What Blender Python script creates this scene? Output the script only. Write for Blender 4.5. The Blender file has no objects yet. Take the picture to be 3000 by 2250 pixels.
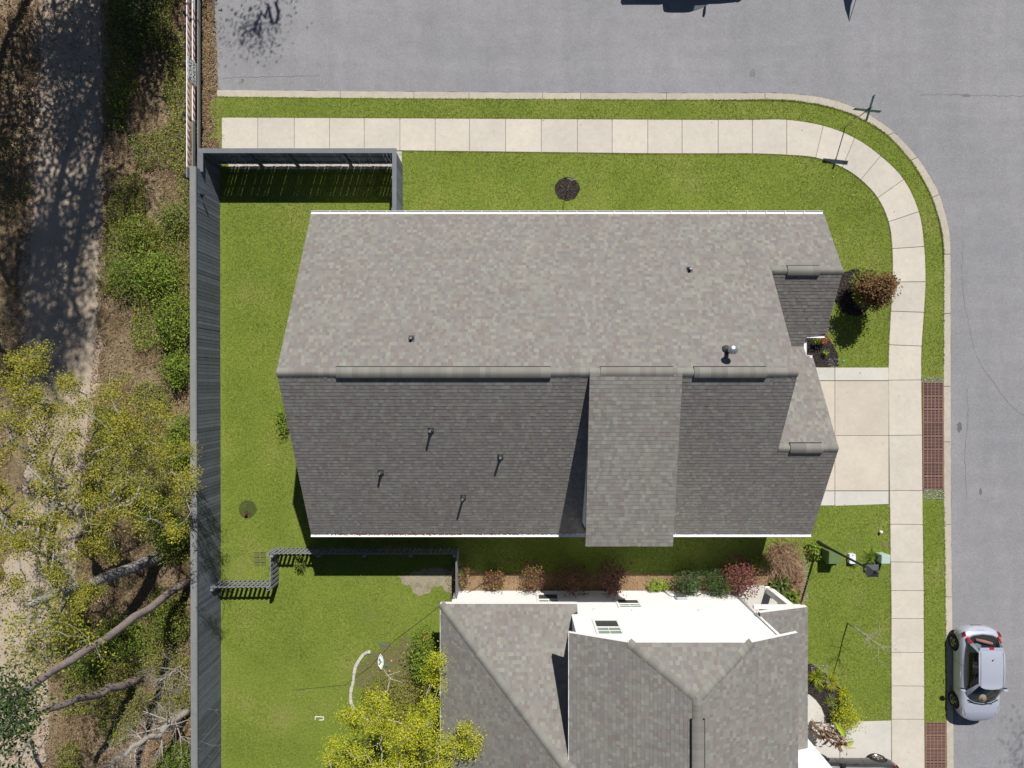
import bpy, bmesh, math, random
import numpy as np
from mathutils import Vector, Matrix
random.seed(7)
rng = np.random.default_rng(7)
S = bpy.context.scene
COL = S.collection

# ------------------------------------------------------------------ camera
H = 30.0                     # camera height over the lawn, metres
F3 = 1977.0                  # focal length in pixels of the 3000 px wide photograph
cam_d = bpy.data.cameras.new('camera')
cam_d.sensor_width = 36.0
cam_d.lens = 36.0 * F3 / 3000.0
cam_d.clip_end = 2000.0
cam = bpy.data.objects.new('camera', cam_d)
cam.location = (0, 0, H)
COL.objects.link(cam)
S.camera = cam

# ------------------------------------------------------------------ light
SH = Vector((-0.245, -0.83, -1.0)).normalized()      # direction the sunlight travels
w = bpy.data.worlds.new('World')
S.world = w
w.use_nodes = True
wn = w.node_tree
sky = wn.nodes.new('ShaderNodeTexSky')
sky.sky_type = 'NISHITA'
sky.sun_disc = False
sky.sun_elevation = math.asin(-SH.z)
sky.sun_rotation = math.atan2(-SH.x, -SH.y)
sky.air_density = 0.7
sky.dust_density = 0.25
wn.links.new(sky.outputs[0], wn.nodes['Background'].inputs[0])
wn.nodes['Background'].inputs[1].default_value = 0.05
sd = bpy.data.lights.new('sun', 'SUN')
sd.energy = 5.0
sd.angle = math.radians(0.5)
sd.color = (1.0, 0.955, 0.89)
so = bpy.data.objects.new('sun', sd)
so.rotation_euler = SH.to_track_quat('-Z', 'Y').to_euler()
so.location = (8, 26, 40)
COL.objects.link(so)
S.view_settings.view_transform = 'Standard'
S.view_settings.look = 'None'
S.view_settings.gamma = 1.0
S.view_settings.exposure = 0.25
S.view_settings.use_curve_mapping = False

# ------------------------------------------------------------------ helpers
FD = F3 * 2212 / 3000.0
def W(u, v, z=0.0):          # point seen at (u, v) of a 2212 px wide view, standing at height z
    k = (H - z) / FD
    return ((u - 1106) * k, (829.5 - v) * k, z)
def T(u, v, z=0.0):          # the same for the 3000 px wide photograph
    k = (H - z) / F3
    return ((u - 1500) * k, (1125 - v) * k, z)

def tag(o, label=None, cat=None, group=None, kind=None):
    if label: o['label'] = label
    if cat: o['category'] = cat
    if group: o['group'] = group
    if kind: o['kind'] = kind
    return o

def empty(name, loc=(0, 0, 0), label=None, cat=None, group=None, kind=None, rz=0.0):
    o = bpy.data.objects.new(name, None)
    o.empty_display_size = 0.3
    COL.objects.link(o)
    o.location = loc
    o.rotation_euler = (0, 0, rz)
    return tag(o, label, cat, group, kind)

def link(name, me, parent=None, loc=None, rot=None, world=True):
    """one mesh object; with world=True its mesh is in world coordinates even under a parent"""
    o = bpy.data.objects.new(name, me)
    COL.objects.link(o)
    if parent is not None:
        o.parent = parent
        if world and parent.type == 'EMPTY':
            o.matrix_parent_inverse = Matrix.Translation(-Vector(parent.location))
    if loc is not None: o.location = loc
    if rot is not None: o.rotation_euler = rot
    return o

def mesh_np(name, V, Fc, mat, col=None, smooth=False):
    """mesh from numpy arrays; Fc is (M,k) with one k for all faces; col is (M,3) per face"""
    V = np.asarray(V, dtype=np.float32); Fc = np.asarray(Fc, dtype=np.int32)
    me = bpy.data.meshes.new(name)
    m, k = Fc.shape
    me.vertices.add(len(V)); me.vertices.foreach_set('co', V.ravel())
    me.loops.add(m * k); me.loops.foreach_set('vertex_index', Fc.ravel())
    me.polygons.add(m)
    me.polygons.foreach_set('loop_start', np.arange(0, m * k, k, dtype=np.int32))
    me.polygons.foreach_set('use_smooth', np.full(m, bool(smooth)))
    if col is not None:
        a = me.attributes.new('Col', 'FLOAT_COLOR', 'FACE')
        c = np.ones((m, 4), dtype=np.float32); c[:, :3] = col
        a.data.foreach_set('color', c.ravel())
    me.update(calc_edges=True)
    if mat: me.materials.append(mat)
    return me

class MB:
    """collects polygons of one mesh"""
    def __init__(s): s.v = []; s.f = []; s.c = []
    def poly(s, pts, c=None):
        n = len(s.v); s.v += [tuple(p) for p in pts]; s.f.append(tuple(range(n, n + len(pts)))); s.c.append(c or (1, 1, 1))
    def box(s, x0, x1, y0, y1, z0, z1, c=None):
        n = len(s.v)
        s.v += [(x0,y0,z0),(x1,y0,z0),(x1,y1,z0),(x0,y1,z0),(x0,y0,z1),(x1,y0,z1),(x1,y1,z1),(x0,y1,z1)]
        for q in ((0,3,2,1),(4,5,6,7),(0,1,5,4),(1,2,6,5),(2,3,7,6),(3,0,4,7)):
            s.f.append(tuple(n + i for i in q)); s.c.append(c or (1, 1, 1))
    def obox(s, p0, p1, wd, z0, z1, c=None):
        """box along the ground line p0-p1, wd wide, from z0 to z1"""
        a = Vector((p1[0]-p0[0], p1[1]-p0[1])); a.normalize(); n2 = Vector((-a.y, a.x)) * wd / 2
        P = [(p0[0]+n2.x,p0[1]+n2.y),(p0[0]-n2.x,p0[1]-n2.y),(p1[0]-n2.x,p1[1]-n2.y),(p1[0]+n2.x,p1[1]+n2.y)]
        s.prism(P, z0, z1, c)
    def prism(s, P, z0, z1, c=None):
        n = len(s.v); k = len(P)
        ar = sum(P[i][0]*P[(i+1)%k][1]-P[(i+1)%k][0]*P[i][1] for i in range(k))
        if ar < 0: P = P[::-1]
        s.v += [(p[0],p[1],z0) for p in P] + [(p[0],p[1],z1) for p in P]
        s.f.append(tuple(n+i for i in reversed(range(k)))); s.c.append(c or (1,1,1))
        s.f.append(tuple(n+k+i for i in range(k))); s.c.append(c or (1,1,1))
        for i in range(k):
            j = (i+1) % k
            s.f.append((n+i, n+j, n+k+j, n+k+i)); s.c.append(c or (1,1,1))
    def tube(s, pts, r, k=6, cap=True, c=None):
        """round bar through pts; r one radius or one for each point"""
        n0 = len(s.v); m = len(pts)
        rr = r if hasattr(r, '__len__') else [r]*m
        pv = [Vector(p) for p in pts]
        a = None
        for i in range(m):
            d = (pv[min(i+1,m-1)] - pv[max(i-1,0)]).normalized()
            if a is None:
                a = d.cross(Vector((0,0,1)))
                if a.length < 1e-2: a = d.cross(Vector((1,0,0)))
            else: a = a - d*a.dot(d)
            if a.length < 1e-6: a = d.orthogonal()
            a.normalize(); b = d.cross(a)
            for j in range(k):
                t = 2*math.pi*j/k
                q = pv[i] + a*math.cos(t)*rr[i] + b*math.sin(t)*rr[i]
                s.v.append(tuple(q))
        for i in range(m-1):
            for j in range(k):
                s.f.append((n0+i*k+j, n0+i*k+(j+1)%k, n0+(i+1)*k+(j+1)%k, n0+(i+1)*k+j)); s.c.append(c or (1,1,1))
        if cap:
            s.f.append(tuple(n0+j for j in reversed(range(k)))); s.c.append(c or (1,1,1))
            s.f.append(tuple(n0+(m-1)*k+j for j in range(k))); s.c.append(c or (1,1,1))
    def lathe(s, prof, cx=0, cy=0, cz=0, k=16, c=None, axis='z'):
        """profile [(radius, height)] turned about an axis"""
        n0 = len(s.v); m = len(prof)
        for (r, h) in prof:
            for j in range(k):
                t = 2*math.pi*j/k
                if axis == 'z': s.v.append((cx+r*math.cos(t), cy+r*math.sin(t), cz+h))
                else: s.v.append((cx+h, cy+r*math.cos(t), cz+r*math.sin(t)))
        for i in range(m-1):
            for j in range(k):
                s.f.append((n0+i*k+j, n0+i*k+(j+1)%k, n0+(i+1)*k+(j+1)%k, n0+(i+1)*k+j)); s.c.append(c or (1,1,1))
        s.f.append(tuple(n0+j for j in reversed(range(k)))); s.c.append(c or (1,1,1))
        s.f.append(tuple(n0+(m-1)*k+j for j in range(k))); s.c.append(c or (1,1,1))
    def mesh(s, name, mat, smooth=False, bevel=0.0, colors=False):
        me = bpy.data.meshes.new(name)
        me.from_pydata(s.v, [], s.f)
        if bevel > 0:
            bm = bmesh.new(); bm.from_mesh(me)
            bmesh.ops.remove_doubles(bm, verts=bm.verts, dist=1e-5)
            bmesh.ops.bevel(bm, geom=[e for e in bm.edges if len(e.link_faces) == 2 and e.calc_face_angle(0) > 0.5], offset=bevel, segments=2, affect='EDGES', clamp_overlap=True)
            bm.to_mesh(me); bm.free()
        elif colors:
            a = me.attributes.new('Col', 'FLOAT_COLOR', 'FACE')
            c = np.ones((len(s.f), 4), dtype=np.float32); c[:, :3] = np.array(s.c)
            a.data.foreach_set('color', c.ravel())
        bm = bmesh.new(); bm.from_mesh(me); bmesh.ops.recalc_face_normals(bm, faces=bm.faces); bm.to_mesh(me); bm.free()
        if smooth:
            for p in me.polygons: p.use_smooth = True
        me.materials.append(mat)
        return me
    def build(s, name, mat, parent=None, smooth=False, bevel=0.0, colors=False, loc=None, rot=None, world=True):
        return link(name, s.mesh(name, mat, smooth, bevel, colors), parent, loc, rot, world)

def catmull(P, n=6):
    P = [Vector((p[0], p[1])) for p in P]
    out = []
    for i in range(len(P)-1):
        p0 = P[max(i-1,0)]; p1 = P[i]; p2 = P[i+1]; p3 = P[min(i+2,len(P)-1)]
        for k in range(n):
            t = k/n
            out.append(0.5*((2*p1)+(p2-p0)*t+(2*p0-5*p1+4*p2-p3)*t*t+(3*p1-p0-3*p2+p3)*t**3))
    out.append(P[-1])
    return out

def inside(P, X, Y):
    """numpy even-odd test"""
    r = np.zeros(len(X), dtype=bool); n = len(P)
    for i in range(n):
        x0, y0 = P[i][0], P[i][1]; x1, y1 = P[(i+1)%n][0], P[(i+1)%n][1]
        if y0 == y1: continue
        c = ((y0 > Y) != (y1 > Y)) & (X < (x1-x0)*(Y-y0)/(y1-y0)+x0)
        r ^= c
    return r

# ------------------------------------------------------------------ materials
def mat_new(name):
    m = bpy.data.materials.new(name); m.use_nodes = True
    nt = m.node_tree
    return m, nt, nt.nodes['Principled BSDF']

def noise(nt, vec, scale, detail=4.0, rough=0.6, dist=0.0):
    n = nt.nodes.new('ShaderNodeTexNoise')
    n.inputs['Scale'].default_value = scale; n.inputs['Detail'].default_value = detail
    n.inputs['Roughness'].default_value = rough; n.inputs['Distortion'].default_value = dist
    nt.links.new(vec, n.inputs['Vector'])
    return n.outputs['Fac']

def ramp(nt, fac, stops):
    r = nt.nodes.new('ShaderNodeValToRGB')
    e = r.color_ramp.elements
    while len(e) < len(stops): e.new(0.5)
    for i, (p, c) in enumerate(stops):
        e[i].position = p; e[i].color = (c[0], c[1], c[2], 1) if hasattr(c, '__len__') else (c, c, c, 1)
    nt.links.new(fac, r.inputs['Fac'])
    return r.outputs['Color']

def mixc(nt, a, b, fac, mode='MIX'):
    m = nt.nodes.new('ShaderNodeMix'); m.data_type = 'RGBA'; m.blend_type = mode
    for sock, val in ((m.inputs[6], a), (m.inputs[7], b), (m.inputs[0], fac)):
        if hasattr(val, 'is_linked'): nt.links.new(val, sock)
        elif hasattr(val, '__len__'): sock.default_value = (val[0], val[1], val[2], 1)
        else: sock.default_value = val
    return m.outputs[2]

def position(nt):
    return nt.nodes.new('ShaderNodeNewGeometry').outputs['Position']

def bumpn(nt, b, h, strength, dist):
    n = nt.nodes.new('ShaderNodeBump'); n.inputs['Strength'].default_value = strength; n.inputs['Distance'].default_value = dist
    nt.links.new(h, n.inputs['Height']); nt.links.new(n.outputs[0], b.inputs['Normal'])

def plain(name, col, rough=0.7, metal=0.0, var=0.12, scale=6.0, fine=40.0, spec=0.4, bump=0.0, orand=0.0, attr=False, coat=0.0, translucent=0.0):
    m, nt, b = mat_new(name)
    b.inputs['Roughness'].default_value = rough; b.inputs['Metallic'].default_value = metal
    b.inputs['Specular IOR Level'].default_value = spec
    if coat: b.inputs['Coat Weight'].default_value = coat; b.inputs['Coat Roughness'].default_value = 0.04
    p = position(nt)
    n1 = noise(nt, p, scale, 5); n2 = noise(nt, p, fine, 3)
    f = mixc(nt, n1, n2, 0.45)
    g = ramp(nt, f, [(0.25, 1-var), (0.75, 1+var)])
    if attr:
        a = nt.nodes.new('ShaderNodeAttribute'); a.attribute_name = 'Col'; base = a.outputs['Color']
    else:
        r = nt.nodes.new('ShaderNodeRGB'); r.outputs[0].default_value = (col[0], col[1], col[2], 1); base = r.outputs[0]
    c = mixc(nt, base, g, 1.0, 'MULTIPLY')
    if orand:
        oi = nt.nodes.new('ShaderNodeObjectInfo')
        c = mixc(nt, c, ramp(nt, oi.outputs['Random'], [(0.0, 1-orand), (1.0, 1+orand)]), 1.0, 'MULTIPLY')
    nt.links.new(c, b.inputs['Base Color'])
    if bump: bumpn(nt, b, n2, bump, 0.01)
    if translucent:
        tr = nt.nodes.new('ShaderNodeBsdfTranslucent'); nt.links.new(c, tr.inputs['Color'])
        mx = nt.nodes.new('ShaderNodeMixShader'); mx.inputs[0].default_value = translucent
        nt.links.new(b.outputs[0], mx.inputs[1]); nt.links.new(tr.outputs[0], mx.inputs[2])
        nt.links.new(mx.outputs[0], nt.nodes['Material Output'].inputs['Surface'])
    return m

def glass(name, tint=(0.3, 0.35, 0.34), gloss=0.08):
    m, nt, b = mat_new(name)
    t = nt.nodes.new('ShaderNodeBsdfTransparent'); t.inputs[0].default_value = (*tint, 1)
    g = nt.nodes.new('ShaderNodeBsdfGlossy'); g.inputs['Roughness'].default_value = 0.03
    lw = nt.nodes.new('ShaderNodeLayerWeight'); lw.inputs[0].default_value = 0.5
    fr = nt.nodes.new('ShaderNodeMath'); fr.operation = 'POWER'; fr.inputs[1].default_value = 4.0; nt.links.new(lw.outputs['Facing'], fr.inputs[0])
    ad = nt.nodes.new('ShaderNodeMath'); ad.inputs[1].default_value = gloss; nt.links.new(fr.outputs[0], ad.inputs[0])
    mx = nt.nodes.new('ShaderNodeMixShader')
    nt.links.new(ad.outputs[0], mx.inputs[0]); nt.links.new(t.outputs[0], mx.inputs[1]); nt.links.new(g.outputs[0], mx.inputs[2])
    nt.links.new(mx.outputs[0], nt.nodes['Material Output'].inputs['Surface'])
    return m

def m_asphalt():
    m, nt, b = mat_new('asphalt')
    p = position(nt)
    big = noise(nt, p, 0.22, 4, 0.55); mid = noise(nt, p, 1.6, 5, 0.65); fine = noise(nt, p, 13, 3, 0.8); grit = noise(nt, p, 30, 1, 0.5)
    c = ramp(nt, big, [(0.3, (0.205, 0.207, 0.220)), (0.7, (0.238, 0.237, 0.248))])
    for sc in ((0.10, 1.1, 1.0), (1.1, 0.10, 1.0)):
        mp = nt.nodes.new('ShaderNodeMapping'); mp.inputs['Scale'].default_value = sc; nt.links.new(p, mp.inputs['Vector'])
        c = mixc(nt, c, ramp(nt, noise(nt, mp.outputs[0], 1.0, 4, 0.6), [(0.32, 0.955), (0.68, 1.04)]), 1.0, 'MULTIPLY')
    c = mixc(nt, c, ramp(nt, mid, [(0.3, 0.94), (0.7, 1.06)]), 1.0, 'MULTIPLY')
    c = mixc(nt, c, ramp(nt, fine, [(0.3, 0.87), (0.7, 1.13)]), 1.0, 'MULTIPLY')
    c = mixc(nt, c, ramp(nt, grit, [(0.62, 0.0), (0.8, 0.10)]), 1.0, 'ADD')
    nt.links.new(c, b.inputs['Base Color'])
    b.inputs['Roughness'].default_value = 0.9; b.inputs['Specular IOR Level'].default_value = 0.25
    bumpn(nt, b, fine, 0.5, 0.01)
    return m

def m_concrete(name, col, stain=0.1):
    m, nt, b = mat_new(name)
    p = position(nt)
    big = noise(nt, p, 0.7, 5, 0.6); mid = noise(nt, p, 4.0, 6, 0.7, 0.6); fine = noise(nt, p, 60, 2)
    c = ramp(nt, big, [(0.3, [x*0.94 for x in col]), (0.7, [x*1.05 for x in col])])
    c = mixc(nt, c, ramp(nt, mid, [(0.35, 1-stain), (0.6, 1.0), (0.8, 1+stain*0.4)]), 1.0, 'MULTIPLY')
    c = mixc(nt, c, ramp(nt, fine, [(0.3, 0.94), (0.7, 1.06)]), 1.0, 'MULTIPLY')
    oi = nt.nodes.new('ShaderNodeObjectInfo')
    c = mixc(nt, c, ramp(nt, oi.outputs['Random'], [(0, (0.935, 0.935, 0.94)), (1, (1.04, 1.035, 1.02))]), 1.0, 'MULTIPLY')
    nt.links.new(c, b.inputs['Base Color'])
    b.inputs['Roughness'].default_value = 0.85; b.inputs['Specular IOR Level'].default_value = 0.25
    bumpn(nt, b, fine, 0.25, 0.005)
    return m

def m_ground(name, stops, scale=0.8, fine=14.0, var=0.35, bump=0.6):
    m, nt, b = mat_new(name)
    p = position(nt)
    n1 = noise(nt, p, scale, 6, 0.62); n2 = noise(nt, p, fine, 5, 0.7); n3 = noise(nt, p, fine*5, 2)
    c = ramp(nt, n1, stops)
    c = mixc(nt, c, ramp(nt, n2, [(0.3, 1-var), (0.7, 1+var)]), 1.0, 'MULTIPLY')
    c = mixc(nt, c, ramp(nt, n3, [(0.3, 1-var*0.6), (0.7, 1+var*0.6)]), 1.0, 'MULTIPLY')
    nt.links.new(c, b.inputs['Base Color'])
    b.inputs['Roughness'].default_value = 0.95; b.inputs['Specular IOR Level'].default_value = 0.15
    bumpn(nt, b, n2, bump, 0.03)
    return m

MAT = {}
MAT['asphalt'] = m_asphalt()
MAT['crack'] = plain('crack', (0.155, 0.155, 0.16), 0.95, var=0.3)
MAT['oil'] = plain('oil', (0.115, 0.115, 0.115), 0.6, var=0.4, scale=9)
MAT['walk'] = m_concrete('sidewalk_concrete', (0.505, 0.472, 0.412), 0.09)
MAT['kerb'] = m_concrete('kerb_concrete', (0.43, 0.395, 0.33), 0.14)
MAT['drive'] = m_concrete('driveway_concrete', (0.50, 0.455, 0.385), 0.07)
MAT['drive_white'] = m_concrete('driveway_pale_concrete', (0.50, 0.485, 0.45), 0.06)
MAT['joint'] = plain('joint', (0.10, 0.095, 0.07), 0.95, var=0.3)
MAT['lawn'] = m_ground('lawn', [(0.25, (0.115, 0.16, 0.024)), (0.5, (0.145, 0.19, 0.03)), (0.66, (0.175, 0.205, 0.042)), (0.85, (0.235, 0.215, 0.09))], 0.45, 9.0, 0.25)
MAT['dirt'] = m_ground('dirt', [(0.3, (0.13, 0.098, 0.055)), (0.55, (0.20, 0.155, 0.095)), (0.8, (0.29, 0.235, 0.16))], 0.9, 10.0, 0.4)
MAT['sand'] = m_ground('sand', [(0.25, (0.30, 0.245, 0.19)), (0.55, (0.385, 0.32, 0.25)), (0.85, (0.42, 0.355, 0.285))], 0.6, 8.0, 0.12, 0.4)
MAT['bare'] = m_ground('bare_sand', [(0.25, (0.17, 0.15, 0.10)), (0.5, (0.27, 0.24, 0.175)), (0.8, (0.30, 0.27, 0.20))], 2.5, 12.0, 0.18)
MAT['mulch'] = m_ground('mulch', [(0.3, (0.022, 0.019, 0.018)), (0.7, (0.05, 0.042, 0.038))], 3.0, 22.0, 0.5)
MAT['patch'] = m_ground('dark_turf', [(0.3, (0.045,0.062,0.018)), (0.7, (0.075,0.095,0.028))], 3.0, 20, 0.4)
MAT['straw'] = m_ground('straw', [(0.25, (0.15, 0.10, 0.055)), (0.55, (0.23, 0.155, 0.09)), (0.85, (0.29, 0.215, 0.13))], 1.5, 18.0, 0.4)
MAT['leaf'] = plain('leaf', (1, 1, 1), 0.55, var=0.15, attr=True, translucent=0.22, spec=0.3)
MAT['blade'] = plain('blade', (1, 1, 1), 0.7, var=0.18, scale=0.5, fine=6, attr=True, translucent=0.15, spec=0.2)
MAT['bark_grey'] = plain('bark_grey', (0.27, 0.255, 0.235), 0.9, var=0.45, scale=5, fine=22, bump=0.8)
MAT['bark_pale'] = plain('bark_pale', (0.36, 0.33, 0.295), 0.9, var=0.35, scale=5, fine=22, bump=0.6)
MAT['bark_pine'] = plain('bark_pine', (0.215, 0.175, 0.16), 0.95, var=0.5, scale=4, fine=16, bump=1.0)
MAT['bark_dark'] = plain('bark_dark', (0.09, 0.075, 0.06), 0.95, var=0.4, bump=0.6)
MAT['shingle'] = plain('shingle', (1, 1, 1), 0.95, var=0.09, scale=0.9, fine=55, attr=True, spec=0.15)
MAT['deck'] = plain('roof_deck', (0.05, 0.048, 0.045), 0.95)
MAT['vent_black'] = plain('vent_black', (0.012, 0.012, 0.013), 0.7)
MAT['white'] = plain('white_paint', (0.80, 0.80, 0.79), 0.5, var=0.03)
MAT['siding'] = plain('white_siding', (0.83, 0.83, 0.82), 0.6, var=0.03)
MAT['gutter'] = plain('gutter', (0.78, 0.78, 0.80), 0.35, var=0.05)
MAT['fence'] = plain('fence_paint', (0.128, 0.142, 0.185), 0.75, var=0.25, scale=2.5, fine=25, orand=0.26, bump=0.2)
MAT['fence_cap'] = plain('fence_cap', (0.185, 0.19, 0.19), 0.75, var=0.18, scale=3, fine=25, orand=0.08)
MAT['fence_cap_dark'] = plain('fence_cap_dark', (0.135, 0.145, 0.162), 0.75, var=0.18, scale=3, fine=25, orand=0.08)
MAT['picket'] = plain('picket_paint', (0.20, 0.205, 0.225), 0.7, var=0.15, orand=0.08)
MAT['metal'] = plain('galvanised', (0.45, 0.47, 0.48), 0.35, metal=0.8, var=0.2)
MAT['lead'] = plain('vent_boot', (0.05, 0.053, 0.058), 0.5, var=0.2)
MAT['grate'] = plain('rusty_iron', (0.195, 0.112, 0.09), 0.8, var=0.28, scale=2.0, fine=30, orand=0.12)
MAT['pit_shade'] = plain('pit_shade', (0.006, 0.006, 0.008), 0.95)  # near-black paint stands for the shade down inside the drain
MAT['black'] = plain('black_metal', (0.018, 0.019, 0.022), 0.45, var=0.2)
MAT['rubber'] = plain('rubber', (0.014, 0.014, 0.015), 0.8)
MAT['silver'] = plain('silver_paint', (0.40, 0.43, 0.515), 0.3, metal=0.18, var=0.015, coat=0.6)
MAT['grey_paint'] = plain('charcoal_paint', (0.055, 0.057, 0.06), 0.25, metal=0.5, var=0.03, coat=0.7)
MAT['truck_paint'] = plain('truck_paint', (0.10, 0.11, 0.13), 0.3, metal=0.4, var=0.03, coat=0.6)
MAT['carglass'] = glass('car_glass', (0.68, 0.75, 0.73), 0.05)
MAT['winglass'] = plain('window_glass', (0.05, 0.062, 0.058), 0.08, var=0.3, scale=3, spec=0.6)
MAT['winscreen'] = plain('window_screen', (0.055, 0.056, 0.058), 0.5, var=0.1)
MAT['winreflect'] = plain('window_reflection', (0.26, 0.33, 0.27), 0.3, var=0.2, scale=3)  # green reflection in the upper sash, painted as the pane colour
MAT['red'] = plain('red_lens', (0.42, 0.012, 0.025), 0.2, var=0.05, coat=0.5)
MAT['redstripe'] = plain('red_stripe', (0.36, 0.045, 0.06), 0.5, var=0.2)
MAT['lens'] = plain('clear_lens', (0.55, 0.57, 0.6), 0.12, metal=0.4, coat=0.6)
MAT['rim'] = plain('alloy_rim', (0.42, 0.40, 0.37), 0.3, metal=0.85)
MAT['cabin'] = plain('cabin', (0.018, 0.019, 0.02), 0.8)
MAT['straw_hat'] = plain('straw_hat', (0.62, 0.42, 0.33), 0.9, var=0.1)
MAT['pink'] = plain('pink_cloth', (0.62, 0.22, 0.20), 0.9, var=0.15)
MAT['signgreen'] = plain('sign_green', (0.006, 0.085, 0.072), 0.45, var=0.1)
MAT['signwhite'] = plain('sign_white', (0.72, 0.73, 0.74), 0.45, var=0.04)
MAT['ink'] = plain('ink', (0.012, 0.013, 0.016), 0.6)
MAT['box_green'] = plain('box_green', (0.115, 0.165, 0.065), 0.5, var=0.06)
MAT['box_mint'] = plain('box_mint', (0.40, 0.50, 0.45), 0.5, var=0.05)
MAT['box_white'] = plain('box_white', (0.62, 0.66, 0.70), 0.4, var=0.04)
MAT['stone'] = plain('pale_stone', (0.46, 0.43, 0.405), 0.9, var=0.2, orand=0.1, bump=0.5)
MAT['gravel'] = plain('gravel', (1, 1, 1), 0.9, var=0.2, attr=True)
MAT['husk'] = plain('dry_husk', (0.30, 0.225, 0.165), 0.9, var=0.35, scale=6, fine=25)
MAT['banana'] = plain('banana_leaf', (0.30, 0.42, 0.03), 0.45, var=0.2, translucent=0.3)
MAT['terracotta'] = plain('terracotta', (0.36, 0.14, 0.06), 0.8)
MAT['blueplastic'] = plain('blue_plastic', (0.05, 0.16, 0.42), 0.4)
MAT['yellowplastic'] = plain('yellow_plastic', (0.5, 0.42, 0.04), 0.4)
MAT['greenplastic'] = plain('green_plastic', (0.05, 0.25, 0.07), 0.4)
MAT['teal'] = plain('teal_plastic', (0.05, 0.38, 0.36), 0.4)
MAT['brick'] = plain('porch_brick', (0.20, 0.085, 0.045), 0.9, var=0.35, scale=8)
# ================================================================== setting
def sheet(name, P, z, mat, kind='structure', parent=None, label=None):
    mb = MB(); mb.poly([(p[0], p[1], z) for p in P])
    me = bpy.data.meshes.new(name); me.from_pydata(mb.v, [], mb.f)
    bm = bmesh.new(); bm.from_mesh(me); bmesh.ops.triangulate(bm, faces=bm.faces)
    bmesh.ops.recalc_face_normals(bm, faces=bm.faces)
    for f in bm.faces:
        if f.normal.z < 0: f.normal_flip()
    bm.to_mesh(me); bm.free(); me.materials.append(mat)
    o = link(name, me, parent)
    return tag(o, label, None, None, kind)

def ragged(P, amp, step=0.25, seed=1):
    """closed outline resampled with small random wander"""
    r = random.Random(seed); out = []
    n = len(P)
    for i in range(n):
        a = Vector(P[i][:2]); b = Vector(P[(i+1) % n][:2]); L = (b-a).length; k = max(1, int(L/step))
        for j in range(k):
            p = a.lerp(b, j/k); out.append((p.x+r.uniform(-amp, amp), p.y+r.uniform(-amp, amp)))
    return out

# the whole terrain: woodland floor to the far distance
sheet('ground', [(-900, -900), (900, -900), (900, 900), (-900, 900)], -0.075, MAT['dirt'])

# road (an L of two streets), kerb line, verge
kerb_out = [W(u, v)[:2] for u, v in [(468,194),(735,196.5),(1172,200),(1440,201),(1600,201),(1659,200.5),(1716.6,203.4),(1779,211),(1834,227),(1877,247),(1932,286),(1982,340),(2009,381),(2029.5,420),(2046,476),(2053,520),(2054,585),(2054,800),(2055,1106),(2057,1290),(2061,1659),(2064,2000)]]
kerb_in = [W(u, v)[:2] for u, v in [(468,209),(735,212),(1172,214.5),(1440,216),(1600,216.5),(1659,216.5),(1705,218),(1759,224.7),(1812,238),(1860,257),(1917,293),(1966,347),(1992,387),(2012,427),(2029,480),(2036,523),(2038.5,585),(2038.5,800),(2039.5,1106),(2042,1290),(2045.5,1659),(2048,2000)]]
ko = catmull(kerb_out, 8); ki = catmull(kerb_in, 8)
road_left = [W(622, 0)[:2]]
x_l = T(620, 0)[0]
rl = [(T(u, v)[0], T(u, v)[1]) for u, v in [(632,262),(630,230),(627,190),(625,150),(624,110),(622,70),(620,35),(620,0),(618,-40),(616,-160)]]
road_P = [(p.x, p.y) for p in ko] + [(23.5 + 40, -24.1), (63, 60), (40, 60), (x_l, 60)] + [(x, y) for x, y in reversed(rl)]
road = sheet('road', ragged(road_P, 0.012, 0.3, 3), -0.05, MAT['asphalt'])

def ribbon(name, pts, wd, z, mat, parent, seed=0):
    r = random.Random(seed); mb = MB()
    C = catmull(pts, 10)
    C = [p + Vector((r.uniform(-.03,.03), r.uniform(-.03,.03))) for p in C]
    L, R = [], []
    for i, p in enumerate(C):
        d = (C[min(i+1,len(C)-1)]-C[max(i-1,0)]).normalized(); n = Vector((-d.y, d.x))*wd*r.uniform(.25,.8)
        L.append(p+n); R.append(p-n)
    for i in range(len(C)-1):
        mb.poly([(R[i].x,R[i].y,z),(R[i+1].x,R[i+1].y,z),(L[i+1].x,L[i+1].y,z),(L[i].x,L[i].y,z)])
    return mb.build(name, mat, parent)
ribbon('crack', [W(u,v)[:2] for u,v in [(2082,520),(2080,600),(2092,690),(2112,770),(2150,830),(2180,870),(2215,900)]], 0.02, -0.046, MAT['crack'], road, 1)
ribbon('crack', [W(u,v)[:2] for u,v in [(2090,1080),(2086,990),(2092,900),(2090,840)]], 0.02, -0.046, MAT['crack'], road, 2)
ribbon('crack', [W(u,v)[:2] for u,v in [(1990,204),(2040,203),(2100,205),(2160,206),(2240,207)]], 0.02, -0.046, MAT['crack'], road, 3)
ribbon('crack', [W(u,v)[:2] for u,v in [(480,168),(520,166),(600,164),(690,162)]], 0.02, -0.046, MAT['crack'], road, 4)
for k, (u, v, a, b_) in enumerate([(1627,157,.13,.17),(2074,922,.12,.22),(523,172,.06,.09),(2089,205,.22,.06),(2120,1062,.06,.16)]):
    c = W(u, v); r = random.Random(k+40)
    P = [(c[0]+a*math.cos(t)*r.uniform(.7,1.25), c[1]+b_*math.sin(t)*r.uniform(.7,1.25)) for t in np.linspace(0, 2*math.pi, 22)[:-1]]
    sheet('oil_stain', P, -0.0455, MAT['oil'], None, road)

dirt_l = [(p.x, p.y) for p in ko[::4]]
ribbon('gutter_dirt', dirt_l, 0.028, -0.0462, MAT['joint'], road, 9)

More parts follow.
